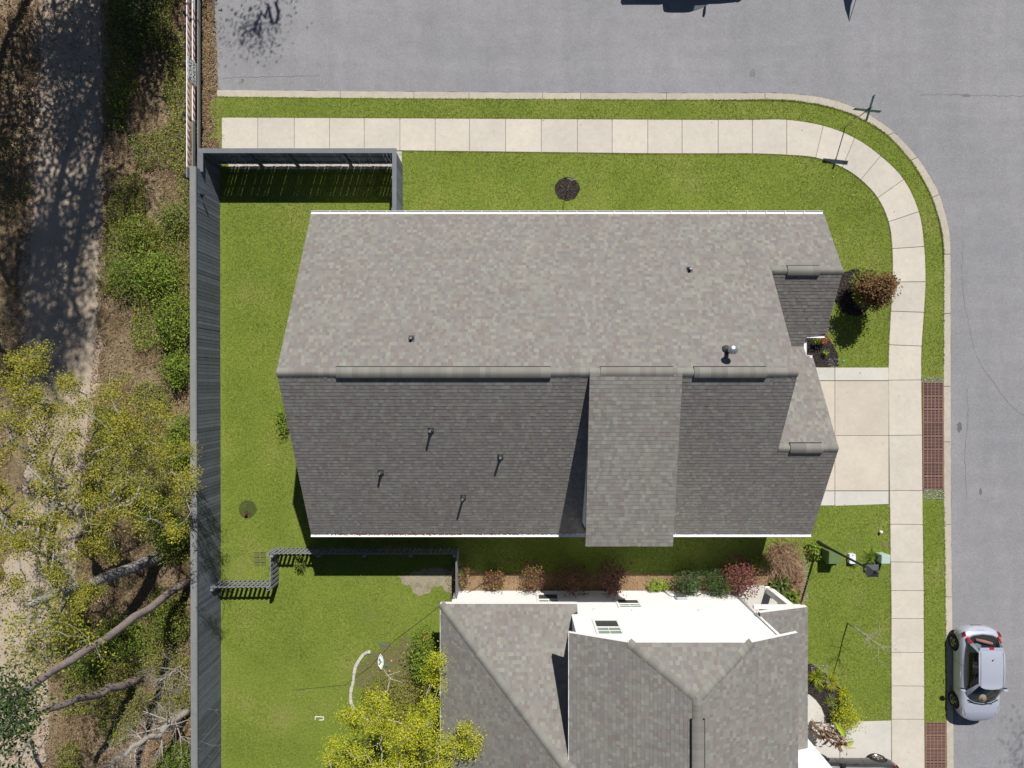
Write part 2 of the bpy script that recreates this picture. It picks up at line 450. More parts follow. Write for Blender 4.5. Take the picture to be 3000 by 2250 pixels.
# kerb stones, one for each length between joints
kerb = empty('kerb', (0, 0, 0), kind='structure')
def kerb_s(u, v):
    p = Vector(W(u, v)[:2]); return min(range(len(ko)), key=lambda i: (ko[i]-p).length)
cuts = [0] + [kerb_s(*q) for q in [(735,196),(882,198),(1020,199),(1172,200),(1263,200),(1440,201),(1655,201),(1932,286),(1982,340),(2029,420),(2054,553),(2054,690),(2055,827),(2055,972),(2056,1135),(2058,1290),(2060,1570)]] + [len(ko)-1]
def strip_slab(name, A, B, z0, z1, mat, parent, gap=0.006, bev=0.008):
    """slab between two matching rows of points A (outer) and B (inner), shortened by gap at both ends"""
    A = [Vector(a) for a in A]; B = [Vector(b) for b in B]
    A[0] = A[0] + (A[1]-A[0]).normalized()*gap; B[0] = B[0] + (B[1]-B[0]).normalized()*gap
    A[-1] = A[-1] + (A[-2]-A[-1]).normalized()*gap; B[-1] = B[-1] + (B[-2]-B[-1]).normalized()*gap
    P = [(p.x, p.y) for p in A] + [(p.x, p.y) for p in reversed(B)]
    mb = MB(); mb.prism(P, z0, z1)
    return mb.build(name, mat, parent, bevel=bev)
for a, b_ in zip(cuts[:-1], cuts[1:]):
    if b_ - a < 1: continue
    strip_slab('kerb_stone', ko[a:b_+1], ki[a:b_+1], -0.10, -0.008, MAT['kerb'], kerb, 0.008, 0.012)
mb = MB()
for i in range(len(ko)-1): mb.poly([(ko[i].x,ko[i].y,-0.042),(ko[i+1].x,ko[i+1].y,-0.042),(ki[i+1].x,ki[i+1].y,-0.042),(ki[i].x,ki[i].y,-0.042)])
mb.build('joint_bed', MAT['joint'], kerb)

# lawn: one sheet from the fence to the kerb; paving and beds lie on it
lawn_P = [(p.x, p.y) for p in ki if p.x > W(470, 0)[0]] + [(23, -60), (-13.05, -60), (-13.02, W(0, 300)[1])]
lawn_P += [W(u, v)[:2] for u, v in [(452,300),(462,278),(455,252),(452,236),(456,222),(466,211)]]
lawn_poly = lawn_P
sheet('lawn', ragged(lawn_P, 0.03, 0.2, 2), 0.0, MAT['lawn'])
mb = MB(); mb.obox((-13.05, 9.6), (-13.05, -60), 0.02, -0.07, -0.002); 
mb.build('soil_edge', MAT['dirt'], None)['kind'] = 'structure'

# sidewalk slabs
wo, wi = [], []
for u in (479,557,636,712,787,864,940,1014,1092,1169,1247,1322,1399,1473,1551,1625,1699):
    k = (u-479)/(1699-479)
    wo.append((u, 254+5.0*min(1, k*1.2))); wi.append((u, 321+11*min(1, k*1.3) if u < 1690 else 335))
wi[0] = (479, 322); wi[1] = (557, 324)
for o_, i_ in [((1778,271.7),(1761.6,341)),((1845.5,298),(1819,362)),((1902,337),(1859,388.6)),((1952,388),(1895.5,428)),((1984.5,457.5),(1919,479.5)),((1996,533),(1927,537.5)),((1999,609),(1927.5,609.5)),((1995.5,675),(1924,672.5)),((1990.5,748),(1920,745)),((1989.4,821),(1919,821.5)),((1991,940),(1920,941)),((1992,1060),(1921.5,1060)),((1993,1133),(1922.5,1132.5)),((1994,1214.5),(1923.5,1214)),((1995,1276),(1924.5,1276)),((1995,1336.5),(1925,1336)),((1995.5,1409.5),(1925,1409)),((1996,1482),(1925.3,1481.5)),((1996,1553.8),(1925.5,1553.5)),((1997,1670),(1926,1670)),((1998,1790),(1927,1790)),((1999,1900),(1928,1900))]:
    wo.append(o_); wi.append(i_)
WO = [W(*p)[:2] for p in wo]; WI = [W(*p)[:2] for p in wi]
NS = 5
so_ = catmull(WO, NS); si_ = catmull(WI, NS)
walk = empty('sidewalk', (0, 0, 0), kind='structure')
for k in range(len(WO)-1):
    strip_slab('slab', so_[k*NS:(k+1)*NS+1], si_[k*NS:(k+1)*NS+1], -0.06, 0.022, MAT['walk'], walk, 0.009, 0.012)
mb = MB()
for i in range(len(so_)-1): mb.poly([(so_[i].x,so_[i].y,0.006),(so_[i+1].x,so_[i+1].y,0.006),(si_[i+1].x,si_[i+1].y,0.006),(si_[i].x,si_[i].y,0.006)])
mb.build('joint_bed', MAT['joint'], walk)
walk_poly = [(p.x, p.y) for p in so_] + [(p.x, p.y) for p in reversed(si_)]

# paved strip between the sidewalk and the board fence
sheet('paved_strip', [W(479,322)[:2], (-4.9, W(0,327)[1]), (-4.9, 9.55), (-12.6, 9.55), (-12.6, W(0,322)[1])], 0.008, MAT['walk'])

# driveways
def slab4(name, P, mat, parent, z=0.02):
    c = [Vector(p[:2]) for p in P]; ctr = sum(c, Vector((0, 0)))/len(c)
    Q = [p + (ctr-p).normalized()*0.010 for p in c]
    mb = MB(); mb.prism([(q.x, q.y) for q in Q], -0.06, z)
    return mb.build(name, mat, parent, bevel=0.01)
drive = empty('driveway', (0, 0, 0), kind='structure')
xs = (1672, 1803, 1919.5); ys = (823, 941, 1060)
for i in range(2):
    for j in range(2):
        slab4('slab', [W(xs[i],ys[j]),W(xs[i+1],ys[j]),W(xs[i+1],ys[j+1]),W(xs[i],ys[j+1])], MAT['drive'], drive)
    slab4('slab', [W(xs[i],794),W(xs[i+1],794),W(xs[i+1],822),W(xs[i],822)], MAT['drive_white'], drive)
    slab4('slab', [W(xs[i],1061),W(xs[i+1],1061),W(xs[i+1],1089 if i else 1092),W(xs[i],1093)], MAT['drive_white'], drive)
drive_poly = [W(1640,794)[:2],W(1920,794)[:2],W(1921.5,1090)[:2],W(1640,1093)[:2]]
sheet('joint_bed', drive_poly, 0.004, MAT['joint'], None, drive)
drive2 = empty('neighbour_driveway', (0, 0, 0), kind='structure')
for (a, b_) in ((1672,1813.5),(1814,1925)):
    for (c, d) in ((1562 if a < 1700 else 1559, 1690),(1690,1840)):
        slab4('slab', [W(a,c),W(b_,c-(3 if a>1700 else 0)),W(b_,d),W(a,d)], MAT['drive_white'], drive2)
drive2_poly = [W(1672,1561)[:2],W(1925,1556)[:2],W(1927,1840)[:2],W(1672,1840)[:2]]
sheet('joint_bed', drive2_poly, 0.004, MAT['joint'], None, drive2)

# woodland track
tr_r = [(310,-250),(310,0),(315,300),(315,560),(300,800),(290,1000),(285,1126),(250,1300),(240,1450),(225,1600),(200,1750),(150,2000),(120,2250),(90,2600)]
tr_l = [(80,-250),(90,0),(100,200),(80,400),(75,560),(55,800),(45,1000),(62,1126),(75,1300),(60,1500),(0,1700),(-60,2000),(-120,2250),(-180,2600)]
track_P = [T(u, v)[:2] for u, v in tr_r] + [T(u, v)[:2] for u, v in reversed(tr_l)]
track_P = ragged(track_P, 0.22, 0.3, 5)
sheet('sandy_track', track_P, -0.066, MAT['sand'])

# bare sandy patch in the neighbour's lawn and the straw-covered strip between the houses
def blob(c, rx, ry, n=26, seed=0, amp=0.18):
    r = random.Random(seed)
    return [(c[0]+rx*math.cos(t)*r.uniform(1-amp,1+amp), c[1]+ry*math.sin(t)*r.uniform(1-amp,1+amp)) for t in np.linspace(0, 2*math.pi, n+1)[:-1]]
bare_poly = ragged([W(u, v)[:2] for u, v in [(862,1246),(905,1232),(950,1228),(984,1232),(984,1290),(950,1262),(925,1280),(905,1288),(893,1272),(872,1258)]], 0.09, 0.12, 8)
sheet('bare_sand', bare_poly, 0.005, MAT['bare'])
straw_poly = ragged([W(u, v)[:2] for u, v in [(990,1228),(1100,1240),(1300,1238),(1500,1240),(1640,1238),(1660,1205),(1700,1192),(1735,1215),(1742,1260),(1735,1320),(1640,1330),(1500,1320),(985,1320)]], 0.05, 0.2, 9)
sheet('straw_bed', straw_poly, 0.005, MAT['straw'])
rings = [((1225,408),.55,.52),((1845,632),.86,1.05),((535,1100),.40,.40)]
ring_polys = []
for k, ((u, v), a, b_) in enumerate(rings):
    P = blob(W(u, v), a, b_, 40, 20+k, 0.05); ring_polys.append(P)
    sheet('mulch_ring', P, 0.006, MAT['mulch'] if k < 2 else MAT['patch'])
bed_poly = ragged([W(u, v)[:2] for u, v in [(1700,715),(1785,722),(1800,745),(1812,770),(1810,792),(1700,793)]], 0.03, 0.2, 12)
sheet('mulch_bed', bed_poly, 0.006, MAT['mulch'])
nbed_poly = ragged([W(u, v)[:2] for u, v in [(1690,1435),(1752,1433),(1775,1448),(1800,1470),(1825,1500),(1838,1540),(1836,1562),(1785,1562),(1690,1560)]], 0.04, 0.2, 13)
sheet('planting_bed', nbed_poly, 0.006, MAT['mulch'])
garden_poly = ragged(blob(W(885,1455), 2.3, 1.5, 30, 15, 0.15), .12, .12, 3)
sheet('garden_soil', garden_poly, 0.004, m_ground('garden_soil', [(0.3, (0.12,0.155,0.03)), (0.5, (0.13,0.13,0.05)), (0.75, (0.15,0.12,0.075))], 1.6, 14, 0.35))
# round patio slabs beside the neighbour's bed
pat = empty('patio', (0, 0, 0), kind='structure')
P = [W(u, v)[:2] for u, v in [(1690,1500),(1748,1500),(1762,1512),(1774,1528),(1780,1545),(1779,1561),(1690,1561)]]
mb = MB(); mb.prism(P, -0.05, 0.018); mb.build('slab', MAT['drive_white'], pat, bevel=0.008)

excl = [walk_poly, drive_poly, drive2_poly, bed_poly, nbed_poly, P] + ring_polys[:2]
house_fp = [[(-7.75,6.45),(9.4,6.45),(12.1,6.45),(12.1,2.1),(9.5,1.5),(11.6,1.0),(11.6,-5.6),(-7.75,-5.6)],
            [(-2.55,-9.2),(9.8,-9.2),(11.5,-14),(12.2,-14.6),(12.2,-30),(-2.55,-30)]]
# ================================================================== houses
PAL = np.array([(0.235,0.215,0.195),(0.245,0.235,0.205),(0.285,0.28,0.235),(0.30,0.295,0.25),(0.20,0.155,0.14),(0.215,0.165,0.148),(0.19,0.178,0.18),(0.205,0.19,0.188),(0.225,0.20,0.18),(0.25,0.225,0.20)])
PAL = PAL*0.50 + PAL.mean(0)*0.50; PAL = PAL*np.array([.805,.84,.86])
PALP = np.array([.16,.13,.12,.07,.10,.08,.11,.09,.08,.06])

def poly_spans(P, v):
    xs = []
    n = len(P)
    for i in range(n):
        (u0, v0), (u1, v1) = P[i], P[(i+1) % n]
        if (v0 > v) != (v1 > v): xs.append(u0 + (u1-u0)*(v-v0)/(v1-v0))
    xs.sort()
    return [(xs[i], xs[i+1]) for i in range(0, len(xs)-1, 2)]

class Roof:
    """tabs of every roof plane of one house"""
    def __init__(s): s.V = []; s.C = []
    def plane(s, XY, zf, up, e=0.143, tone=1.0):
        """XY plan outline, zf(x,y) height, up = plan direction of the rising slope"""
        up = Vector(up).normalized(); ax = Vector((up.y, -up.x))
        g = zf(up.x, up.y) - zf(0, 0)
        cs = 1/math.sqrt(1+g*g)
        Pu = [(Vector(p).dot(ax), Vector(p).dot(up)) for p in XY]
        v0 = min(p[1] for p in Pu); v1 = max(p[1] for p in Pu); st = e*cs
        nrm = Vector((-g*up.x, -g*up.y, 1.0)).normalized()
        def at(u, v, h):
            x = ax.x*u + up.x*v; y = ax.y*u + up.y*v
            return Vector((x, y, zf(x, y))) + nrm*h
        j = 0
        while v0 + j*st < v1 - 0.01:
            lo = v0 + j*st; hi = min(v1, lo + st*1.06)
            a = poly_spans(Pu, lo+1e-4); b = poly_spans(Pu, min(hi, v1)-1e-4)
            m = poly_spans(Pu, (lo+hi)/2)
            if len(a) != len(m): a = m
            if len(b) != len(m): b = m
            for (a0, a1), (b0, b1) in zip(a, b):
                u = min(a0, b0); end = max(a1, b1)
                u -= random.uniform(0, .15)
                while u < end:
                    wd = random.choice((.09,.11,.12,.14,.16,.18))*random.uniform(.9,1.1)
                    n_ = u + wd
                    l0 = min(max(u, a0), a1); l1 = min(max(n_, a0), a1); t0 = min(max(u, b0), b1); t1 = min(max(n_, b0), b1)
                    u = n_
                    if l1-l0 < .004 and t1-t0 < .004: continue
                    th = random.choice((.009,.010,.012,.014)); wob = random.uniform(-.004,.004)
                    q = [at(l0,lo+wob,-.004), at(l1,lo+wob,-.004), at(l0,lo+wob,th), at(l1,lo+wob,th), at(t0,hi,.003), at(t1,hi,.003)]
                    s.V.append([tuple(p) for p in q])
                    c = PAL[rng.choice(len(PAL), p=PALP)]*random.uniform(.93,1.07)*tone
                    s.C.append(c)
            j += 1
    def finish(s, house, single=300):
        V = np.array(s.V, dtype=np.float32); C = np.array(s.C)
        Fq = np.array([(2,3,5,4),(0,1,3,2),(1,5,3,3),(0,2,4,4)])
        quads = [(2,3,5,4),(0,1,3,2)]; tris = [(1,5,3),(0,2,4)]
        cz = V[:, :, 2].mean(1); order = np.argsort(-cz + 0.02*np.hypot(V[:,:,0].mean(1), V[:,:,1].mean(1)))
        one = order[:single]; rest = order[single:]
        tri = np.array([(2,3,5),(2,5,4),(0,1,3),(0,3,2),(1,5,3),(0,2,4)])
        for k in one:
            me = mesh_np('shingle', V[k], tri, MAT['shingle'], np.repeat(C[k][None], 6, 0))
            link('shingle', me, house)
        n = len(rest)
        Vr = V[rest].reshape(-1, 3); Fr = (tri[None] + 6*np.arange(n)[:, None, None]).reshape(-1, 3)
        me = mesh_np('shingle_field', Vr, Fr, MAT['shingle'], np.repeat(C[rest], 6, 0))
        link('shingle_field', me, house)['kind'] = 'stuff'

def deck(house, name, XY, zf, th=0.14, drop=0.012):
    """solid board under the tabs with fascia edges"""
    mb = MB(); k = len(XY); P = list(XY)
    ar = sum(P[i][0]*P[(i+1)%k][1]-P[(i+1)%k][0]*P[i][1] for i in range(k))
    if ar < 0: P = P[::-1]
    top = [(x, y, zf(x, y)-drop) for x, y in P]; bot = [(x, y, zf(x, y)-drop-th) for x, y in P]
    mb.poly(top); mb.poly(bot[::-1])
    for i in range(k): mb.poly([bot[i], bot[(i+1)%k], top[(i+1)%k], top[i]])
    me = bpy.data.meshes.new(name); me.from_pydata(mb.v, [], mb.f); me.materials.append(MAT['deck'])
    bm = bmesh.new(); bm.from_mesh(me); bmesh.ops.triangulate(bm, faces=[f for f in bm.faces if len(f.verts) > 4]); bm.to_mesh(me); bm.free()
    return link(name, me, house)

def cap_line(house, name, p0, p1, half, gL, gR, rise=0.012, e=0.2):
    """row of lapped cap shingles along a ridge or hip from p0 to p1; gL, gR drop per metre to both sides"""
    a = Vector(p0); b = Vector(p1); d = b-a; L = d.length; d.normalize()
    h = Vector((d.x, d.y, 0)).normalized(); sd = Vector((-h.y, h.x, 0))
    V = []; Fc = []; C = []; k = 7; i = 0; s = 0.0
    while s < L-0.02:
        t = min(L, s+e*1.05); n0 = len(V)
        for (q, lift) in ((s, .008), (t, .018)):
            c = a + d*q
            for j in range(k):
                f = (j/(k-1)*2-1); off = f*half
                g = gL if f > 0 else gR
                z = -g*half*(f*f*0.75+abs(f)*0.25) + rise*(1-abs(f)**3) + lift
                p = c + sd*off; V.append((p.x, p.y, c.z+z))
        for j in range(k-1): Fc.append((n0+j, n0+j+1, n0+k+j+1, n0+k+j))
        c_ = PAL[random.choice((0,1,1,2,2,3,8,9))]*random.uniform(.88,1.02)
        C += [c_]*(k-1)
        s += e
    return link(name, mesh_np(name, V, Fc, MAT['shingle'], np.array(C), True), house)

def ridge_vent(house, x0, x1, y, z, g, half=0.185, lift=0.034):
    v = empty_part = None
    mb = MB(); k = 9; e = 0.19; s = x0; V = []; Fc = []; C = []
    while s < x1-.01:
        t = min(x1, s+e); n0 = len(V)
        for (q, l) in ((s, .0), (t, .006)):
            for j in range(k):
                f = j/(k-1)*2-1
                V.append((q, y+f*half, z+lift+l - g*half*(f*f*.8+abs(f)*.2) + .02))
        for j in range(k-1): Fc.append((n0+j, n0+k+j, n0+k+j+1, n0+j+1))
        C += [PAL[random.choice((0,1,2,3,8,9,1))]*random.uniform(.85,1.02)]*(k-1); s = t
    o = link('ridge_vent', mesh_np('ridge_vent', V, Fc, MAT['shingle'], np.array(C), True), house)
    mb = MB()
    zl = z - g*half
    for sg in (-1, 1):
        y0 = y+sg*(half-.02); y1 = y+sg*(half+.028)
        mb.box(x0, x1, min(y0,y1), max(y0,y1), zl-.04, zl+lift+.004)
    for xx in (x0-.012, x1): mb.box(xx, xx+.012, y-half*.9, y+half*.9, zl-.05, zl+lift+.02)
    mb.build('vent_baffle', MAT['vent_black'], o)

def gutter(house, p0, p1, z, out, wd=0.165, depth=0.05, mat='gutter'):
    """open trough from p0 to p1; out = plan direction away from the house"""
    a = Vector(p0); b = Vector(p1); o = Vector(out).normalized()
    prof = [(0.0, 0.0), (0.0, -depth), (wd*.7, -depth), (wd, -depth*.45), (wd, 0.0), (wd-.016, 0.0), (wd-.016, -depth*.42), (wd*.66, -depth+.014), (.014, -depth+.014), (.014, 0.0)]
    mb = MB(); k = len(prof)
    ring = lambda p: [(p.x+o.x*q, p.y+o.y*q, z+h) for q, h in prof]
    A, B = ring(a), ring(b)
    for i in range(k): mb.poly([A[i], A[(i+1)%k], B[(i+1)%k], B[i]])
    mb.poly(A); mb.poly(B[::-1])
    d = (b-a); L = d.length; d.normalize(); n = int(L/0.75)
    g = mb.build('gutter', MAT[mat], house)
    for i in range(1, n):
        q = a + d*(L*i/n); m2 = MB()
        m2.obox((q.x+o.x*.01, q.y+o.y*.01), (q.x+o.x*(wd-.005), q.y+o.y*(wd-.005)), .022, z-.012, z+.006)
        m2.build('hanger', MAT['white'], g)
    return g

def wall(house, name, P3, th, mat, holes=()):
    """flat wall from a vertical outline P3 (counter-clockwise from outside), thickened inward"""
    mb = MB(); v = [Vector(p) for p in P3]
    n = (v[1]-v[0]).cross(v[2]-v[1]).normalized()
    b = [p - n*th for p in v]; k = len(v)
    mb.poly(v); mb.poly(b[::-1])
    for i in range(k): mb.poly([v[(i+1)%k], v[i], b[i], b[(i+1)%k]])
    return mb.build(name, mat, house)

def window(house, axis, c, s, z0, z1, half, out, two=True):
    """sash window; axis 'x': wall runs along x at y=c; 'y': along y at x=c; s centre; out sign of the outside"""
    def bx(mb, a0, a1, zz0, zz1, d0, d1):
        lo, hi = sorted((c+out*d0, c+out*d1))
        if axis == 'x': mb.box(a0, a1, lo, hi, zz0, zz1)
        else: mb.box(lo, hi, a0, a1, zz0, zz1)
    f = MB(); tw = 0.09
    bx(f, s-half-tw, s-half, z0-tw, z1+tw, -.02, .035); bx(f, s+half, s+half+tw, z0-tw, z1+tw, -.02, .035)
    bx(f, s-half, s+half, z1, z1+tw, -.02, .035); bx(f, s-half, s+half, z0-tw, z0, -.02, .05)
    zm = (z0+z1)/2
    bx(f, s-half, s+half, zm-.025, zm+.025, -.02, .03)
    w_ = f.build('window', MAT['white'], house)
    g = MB(); bx(g, s-half, s+half, z0, zm-.025, -.02, .012); g.build('pane', MAT['winscreen'], w_)
    g = MB(); bx(g, s-half, s+half, zm+.025, z1, -.02, .010); g.build('pane', MAT['winreflect'], w_)
    m = MB(); bx(m, s-.012, s+.012, zm+.025, z1, .01, .022); bx(m, s-half, s+half, (zm+z1)/2-.012, (zm+z1)/2+.012, .0105, .0215)
    m.build('muntin', MAT['white'], w_)

def pipe_vent(house, p, h, r=0.045, big=False):
    x, y, z = p
    mb = MB(); mb.tube([(x, y, z-.1), (x, y, z+h)], r, 10); o = mb.build('vent_pipe', MAT['lead'], house, True)
    f = MB(); f.lathe([(r*2.6, -.08), (r*2.2, .03), (r*1.25, .12), (r*1.05, .14)], x, y, z, 12); f.build('flashing', MAT['lead'], o, True)
    q = MB(); g = 0.62*(1 if y < .38 else -1)
    s = .11; q.poly([(x-s, y-s, z-g*s+.024), (x+s, y-s, z-g*s+.024), (x+s, y+s, z+g*s+.024), (x-s, y+s, z+g*s+.024)])
    q.build('flashing', MAT['lead'], o)
    m = MB(); m.lathe([(r*.6, .004), (r*.98, .004), (r*.98, .012), (r*.6, .012)], x, y, z+h, 10); m.build('rim', MAT['metal'], o)
    if big:
        c = MB(); c.lathe([(r*1.0, 0), (.155, .02), (.17, .06), (.16, .12), (.10, .165), (.02, .18)], x, y, z+h-.02, 20); c.build('cap', MAT['metal'], o, True)

# ------------------------------------------------------------ the house on the corner
house = empty('corner_house', (2.0, 0.4, 0), 'long single-storey house with grey-brown shingle gable roof in the middle of the plot', 'house')
g = 0.621; ZE = 2.90; YN, YS, YR = 6.82, -6.0, 0.40
zN = lambda x, y: ZE + (YN-y)*g
zS = lambda x, y: ZE + (y-YS)*g
ZR = zN(0, YR); YG, YP = -2.37, 4.30
ZG = zS(0, YG); ZP = zN(0, YP)
zGn = lambda x, y: ZG - (y-YG)*g
zPs = lambda x, y: ZP - (YP-y)*g
zD = lambda x, y: ZR + .05 - (YR-y)*0.22
XL, XM, XPo, XGa = -8.07, 9.81, 12.53, 12.03
YV = 1.51
north = [(XL,YN),(XPo,YN),(XPo,YP),(XM,YP),(XM,YR),(XL,YR)]
south = [(XL,YS),(XGa,YS),(XGa,YG),(XM,YG),(XM,YR),(XL,YR)]
garn = [(9.5,YG),(XGa,YG),(XGa,1.05),(11.78,1.05),(11.78,YV),(9.5,YV)]
pors = [(9.5,YP),(XPo,YP),(XPo,1.95),(11.78,1.95),(11.78,YV),(9.5,YV)]
dorm = [(2.66,YR),(5.83,YR),(5.83,-5.88),(2.66,-5.88)]
R1 = Roof()
for nm, P_, zf, up in (('north', north, zN, (0,-1)), ('south', south, zS, (0,1)), ('garage', garn, zGn, (0,-1)), ('porch', pors, zPs, (0,1)), ('dormer', dorm, zD, (0,1))):
    R1.plane(P_, zf, up); deck(house, 'roof_deck', P_, zf, 0.16)
R1.finish(house)
cap_line(house, 'ridge_cap', (XL,YR,ZR), (2.66,YR,ZR), .16, g, g)
cap_line(house, 'ridge_cap', (2.66,YR,ZR+.03), (5.83,YR,ZR+.03), .16, g, .22)
cap_line(house, 'ridge_cap', (5.83,YR,ZR), (XM,YR,ZR), .16, g, g)
cap_line(house, 'ridge_cap', (XM,YG,ZG), (XGa,YG,ZG), .16, g, g)
cap_line(house, 'ridge_cap', (XM,YP,ZP), (XPo,YP,ZP), .16, g, g)
for x0, x1, y, z, in [(-6.04,1.33,YR,ZR),(3.03,5.53,YR,ZR+.03),(6.24,8.74,YR,ZR)]:
    ridge_vent(house, x0, x1, y, z, .52)
ridge_vent(house, 10.25, 11.45, YG, ZG, .52); ridge_vent(house, 10.43, 11.65, YP, ZP, .52)
gN = gutter(house, (XL-.02,YN-.02), (XPo-.02,YN-.02), ZE-.02, (0,1))
gutter(house, (XL-.02,YS+.02), (2.66,YS+.02), ZE-.02, (0,-1)); gutter(house, (2.66,YS+.02), (XGa,YS+.02), ZE-.02, (0,-1))
gutter(house, (11.80,1.95), (XPo,1.95), zPs(0,1.95)-.03, (0,-1), .10); gutter(house, (11.79,1.05), (XGa,1.05), zGn(0,1.05)-.03, (0,1), .10)
gutter(house, (11.78,1.06), (11.78,1.94), zGn(0,YV)+.03, (1,0), .11)
# leaves caught in the south gutter
V = []; Fc = []; C = []
for i in range(900):
    x = random.choice((random.uniform(-8,2.6), random.uniform(-7,-2))); y = YS-.02-abs(random.gauss(.02,.025)); a = random.uniform(0,6.28); s = random.uniform(.012,.03); z = ZE-.055+random.uniform(0,.03)
    n0 = len(V); V += [(x+s*math.cos(a+t), y+s*.6*math.sin(a+t), z+random.uniform(-.01,.01)) for t in (0,1.57,3.14,4.71)]; Fc.append((n0,n0+1,n0+2,n0+3)); C.append((random.uniform(.2,.4), random.uniform(.1,.17), .05))
lk = link('leaf_debris', mesh_np('leaf_debris', V, Fc, MAT['leaf'], np.array(C)), house); lk['kind'] = 'stuff'
# walls
ih = .33
def gablew(x, y0, y1, yr, zr, zl, out):
    P_ = [(x,y0,0),(x,y1,0),(x,y1,zl),(x,yr,zr),(x,y0,zl)]
    return P_ if out > 0 else P_[::-1]
wallm = MAT['siding']
wall(house, 'wall', [(XL+ih,YN-.4,0),(XL+ih,YS+.4,0),(XL+ih,YS+.4,zS(0,YS+.4)-.2),(XL+ih,YR,ZR-.2),(XL+ih,YN-.4,zN(0,YN-.4)-.2)], .15, wallm)
wall(house, 'wall', [(XPo-ih-.152,YN-.4,0),(XL+ih+.152,YN-.4,0),(XL+ih+.152,YN-.4,2.9),(XPo-ih-.152,YN-.4,2.9)], .15, wallm)
wall(house, 'wall', [(XL+ih+.152,YS+.4,0),(XGa-ih-.152,YS+.4,0),(XGa-ih-.152,YS+.4,2.9),(XL+ih+.152,YS+.4,2.9)], .15, wallm)
wall(house, 'wall', gablew(XGa-ih, YS+.4, .65, YG, ZG-.2, 2.95, 1), .15, wallm)
wall(house, 'wall', gablew(XPo-ih, 2.35, YN-.4, YP, ZP-.2, 2.95, 1), .15, wallm)
wall(house, 'wall', [(9.5,.2,0),(9.5,2.6,0),(9.5,YP,ZP-.2),(9.5,YR,ZR-.2),(9.5,YG,ZG-.2)], .15, wallm)
wall(house, 'wall', [(XGa-ih,.65,0),(9.5,.65,0),(9.5,.65,3.0),(XGa-ih,.65,2.9)], .15, wallm)
wall(house, 'wall', [(9.5,2.35,0),(XPo-ih,2.35,0),(XPo-ih,2.35,2.9),(9.5,2.35,3.0)], .15, MAT['brick'])
for sx in (2.66+.12, 5.83-.12):
    P_ = [(sx,YR,ZR-.1),(sx,-5.6,zS(0,-5.6)-.1),(sx,-5.6,zD(0,-5.6)-.17)]
    wall(house, 'dormer_wall', P_ if sx < 4 else P_[::-1], .1, wallm)
wall(house, 'dormer_wall', [(2.78,-5.6,2.7),(5.71,-5.6,2.7),(5.71,-5.6,zD(0,-5.6)-.17),(2.78,-5.6,zD(0,-5.6)-.17)], .12, wallm)
window(house, 'x', -5.6, 4.25, 3.6, 4.9, .55, -1)
for s_ in (-5.5,-1.5,8.2): window(house, 'x', YN-.4, s_, .9, 2.2, .5, 1)
for s_ in (-5.0,-1.0): window(house, 'x', YS+.4, s_, .9, 2.2, .5, -1)
for s_ in (-3.2,3.6): window(house, 'y', XL+ih, s_, .9, 2.2, .6, -1)
window(house, 'y', XPo-ih, 4.3, .9, 2.2, .6, 1)
gd = MB(); gd.box(XGa-ih, XGa-ih+.05, -4.9, .1, 0, 2.2); gd = gd.build('garage_door', MAT['white'], house)
for i in range(4):
    for j in range(4):
        m = MB(); m.box(XGa-ih+.05, XGa-ih+.068, -4.8+j*1.23, -4.8+j*1.23+1.1, .08+i*.54, .08+i*.54+.42); m.build('panel', MAT['white'], gd)
fd = MB(); fd.box(9.5, 9.55, 1.05, 1.95, 0, 2.05); fd = fd.build('front_door', MAT['redstripe'], house)
m = MB(); m.tube([(9.6,1.85,1.0),(9.6,1.75,1.0)], .02, 8); m.build('handle', MAT['metal'], fd)
# railing seen in the notch over the front step
rl_ = MB()
for y in (1.2,1.75): rl_.box(11.80, 11.86, y-.03, y+.03, 0, .95)
rl_.box(11.79, 11.87, 1.1, 1.9, .95, 1.0); rl_.build('porch_railing', MAT['white'], house)
# vents
def rp(u, v, zf):
    z = 4.5
    for _ in range(12):
        x, y, _z = W(u, v, z); z = zf(x, y)
    return (x, y, z)
for (u, v, h) in [(889,731,.22),(1489,582,.22)]: pipe_vent(house, rp(u, v, zN), h)
for (u, v, h) in [(931,930,.42),(1081,987,.42),(823,1021,.32),(1001,1074,.55)]: pipe_vent(house, rp(u, v, zS), h)
pipe_vent(house, rp(1570,757,zN), .62, .075, True)

# ------------------------------------------------------------ the neighbour's house
nh = empty('neighbour_house', (4.0, -14, 0), 'two-storey white house with hipped grey-brown roofs at the lower edge', 'house')
zLn = lambda x, y: 2.87 + (-8.84-y)*.7
zLw = lambda x, y: 2.87 + (x+2.87)*.7
zUw = lambda x, y: 6.05 + (x-2.03)*.4606
zUe = lambda x, y: 6.05 + (10.15-x)*.4606
zUn = lambda x, y: 6.95 + (-8.84-y)*.642
zPo = lambda x, y: 2.90 + (11.87-x)*.33
YB = -24.0
lown = [(-2.87,-8.84),(2.62,-8.84),(2.62,-9.17),(2.36,-9.17),(2.36,-14.07)]
loww = [(-2.87,-8.84),(2.36,-14.07),(2.36,YB),(-2.87,YB)]
upw = [(2.03,-8.84),(3.97,-8.84),(6.09,-10.35),(6.09,YB),(2.03,YB)]
upe = [(10.15,-8.84),(8.21,-8.84),(6.09,-10.35),(6.09,YB),(10.15,YB)]
upn = [(3.97,-8.84),(8.21,-8.84),(6.09,-10.35)]
pch = [(9.7,-8.96),(11.87,-8.96),(11.87,-14.6),(11.2,-14.85),(9.7,-14.85)]
R2 = Roof()
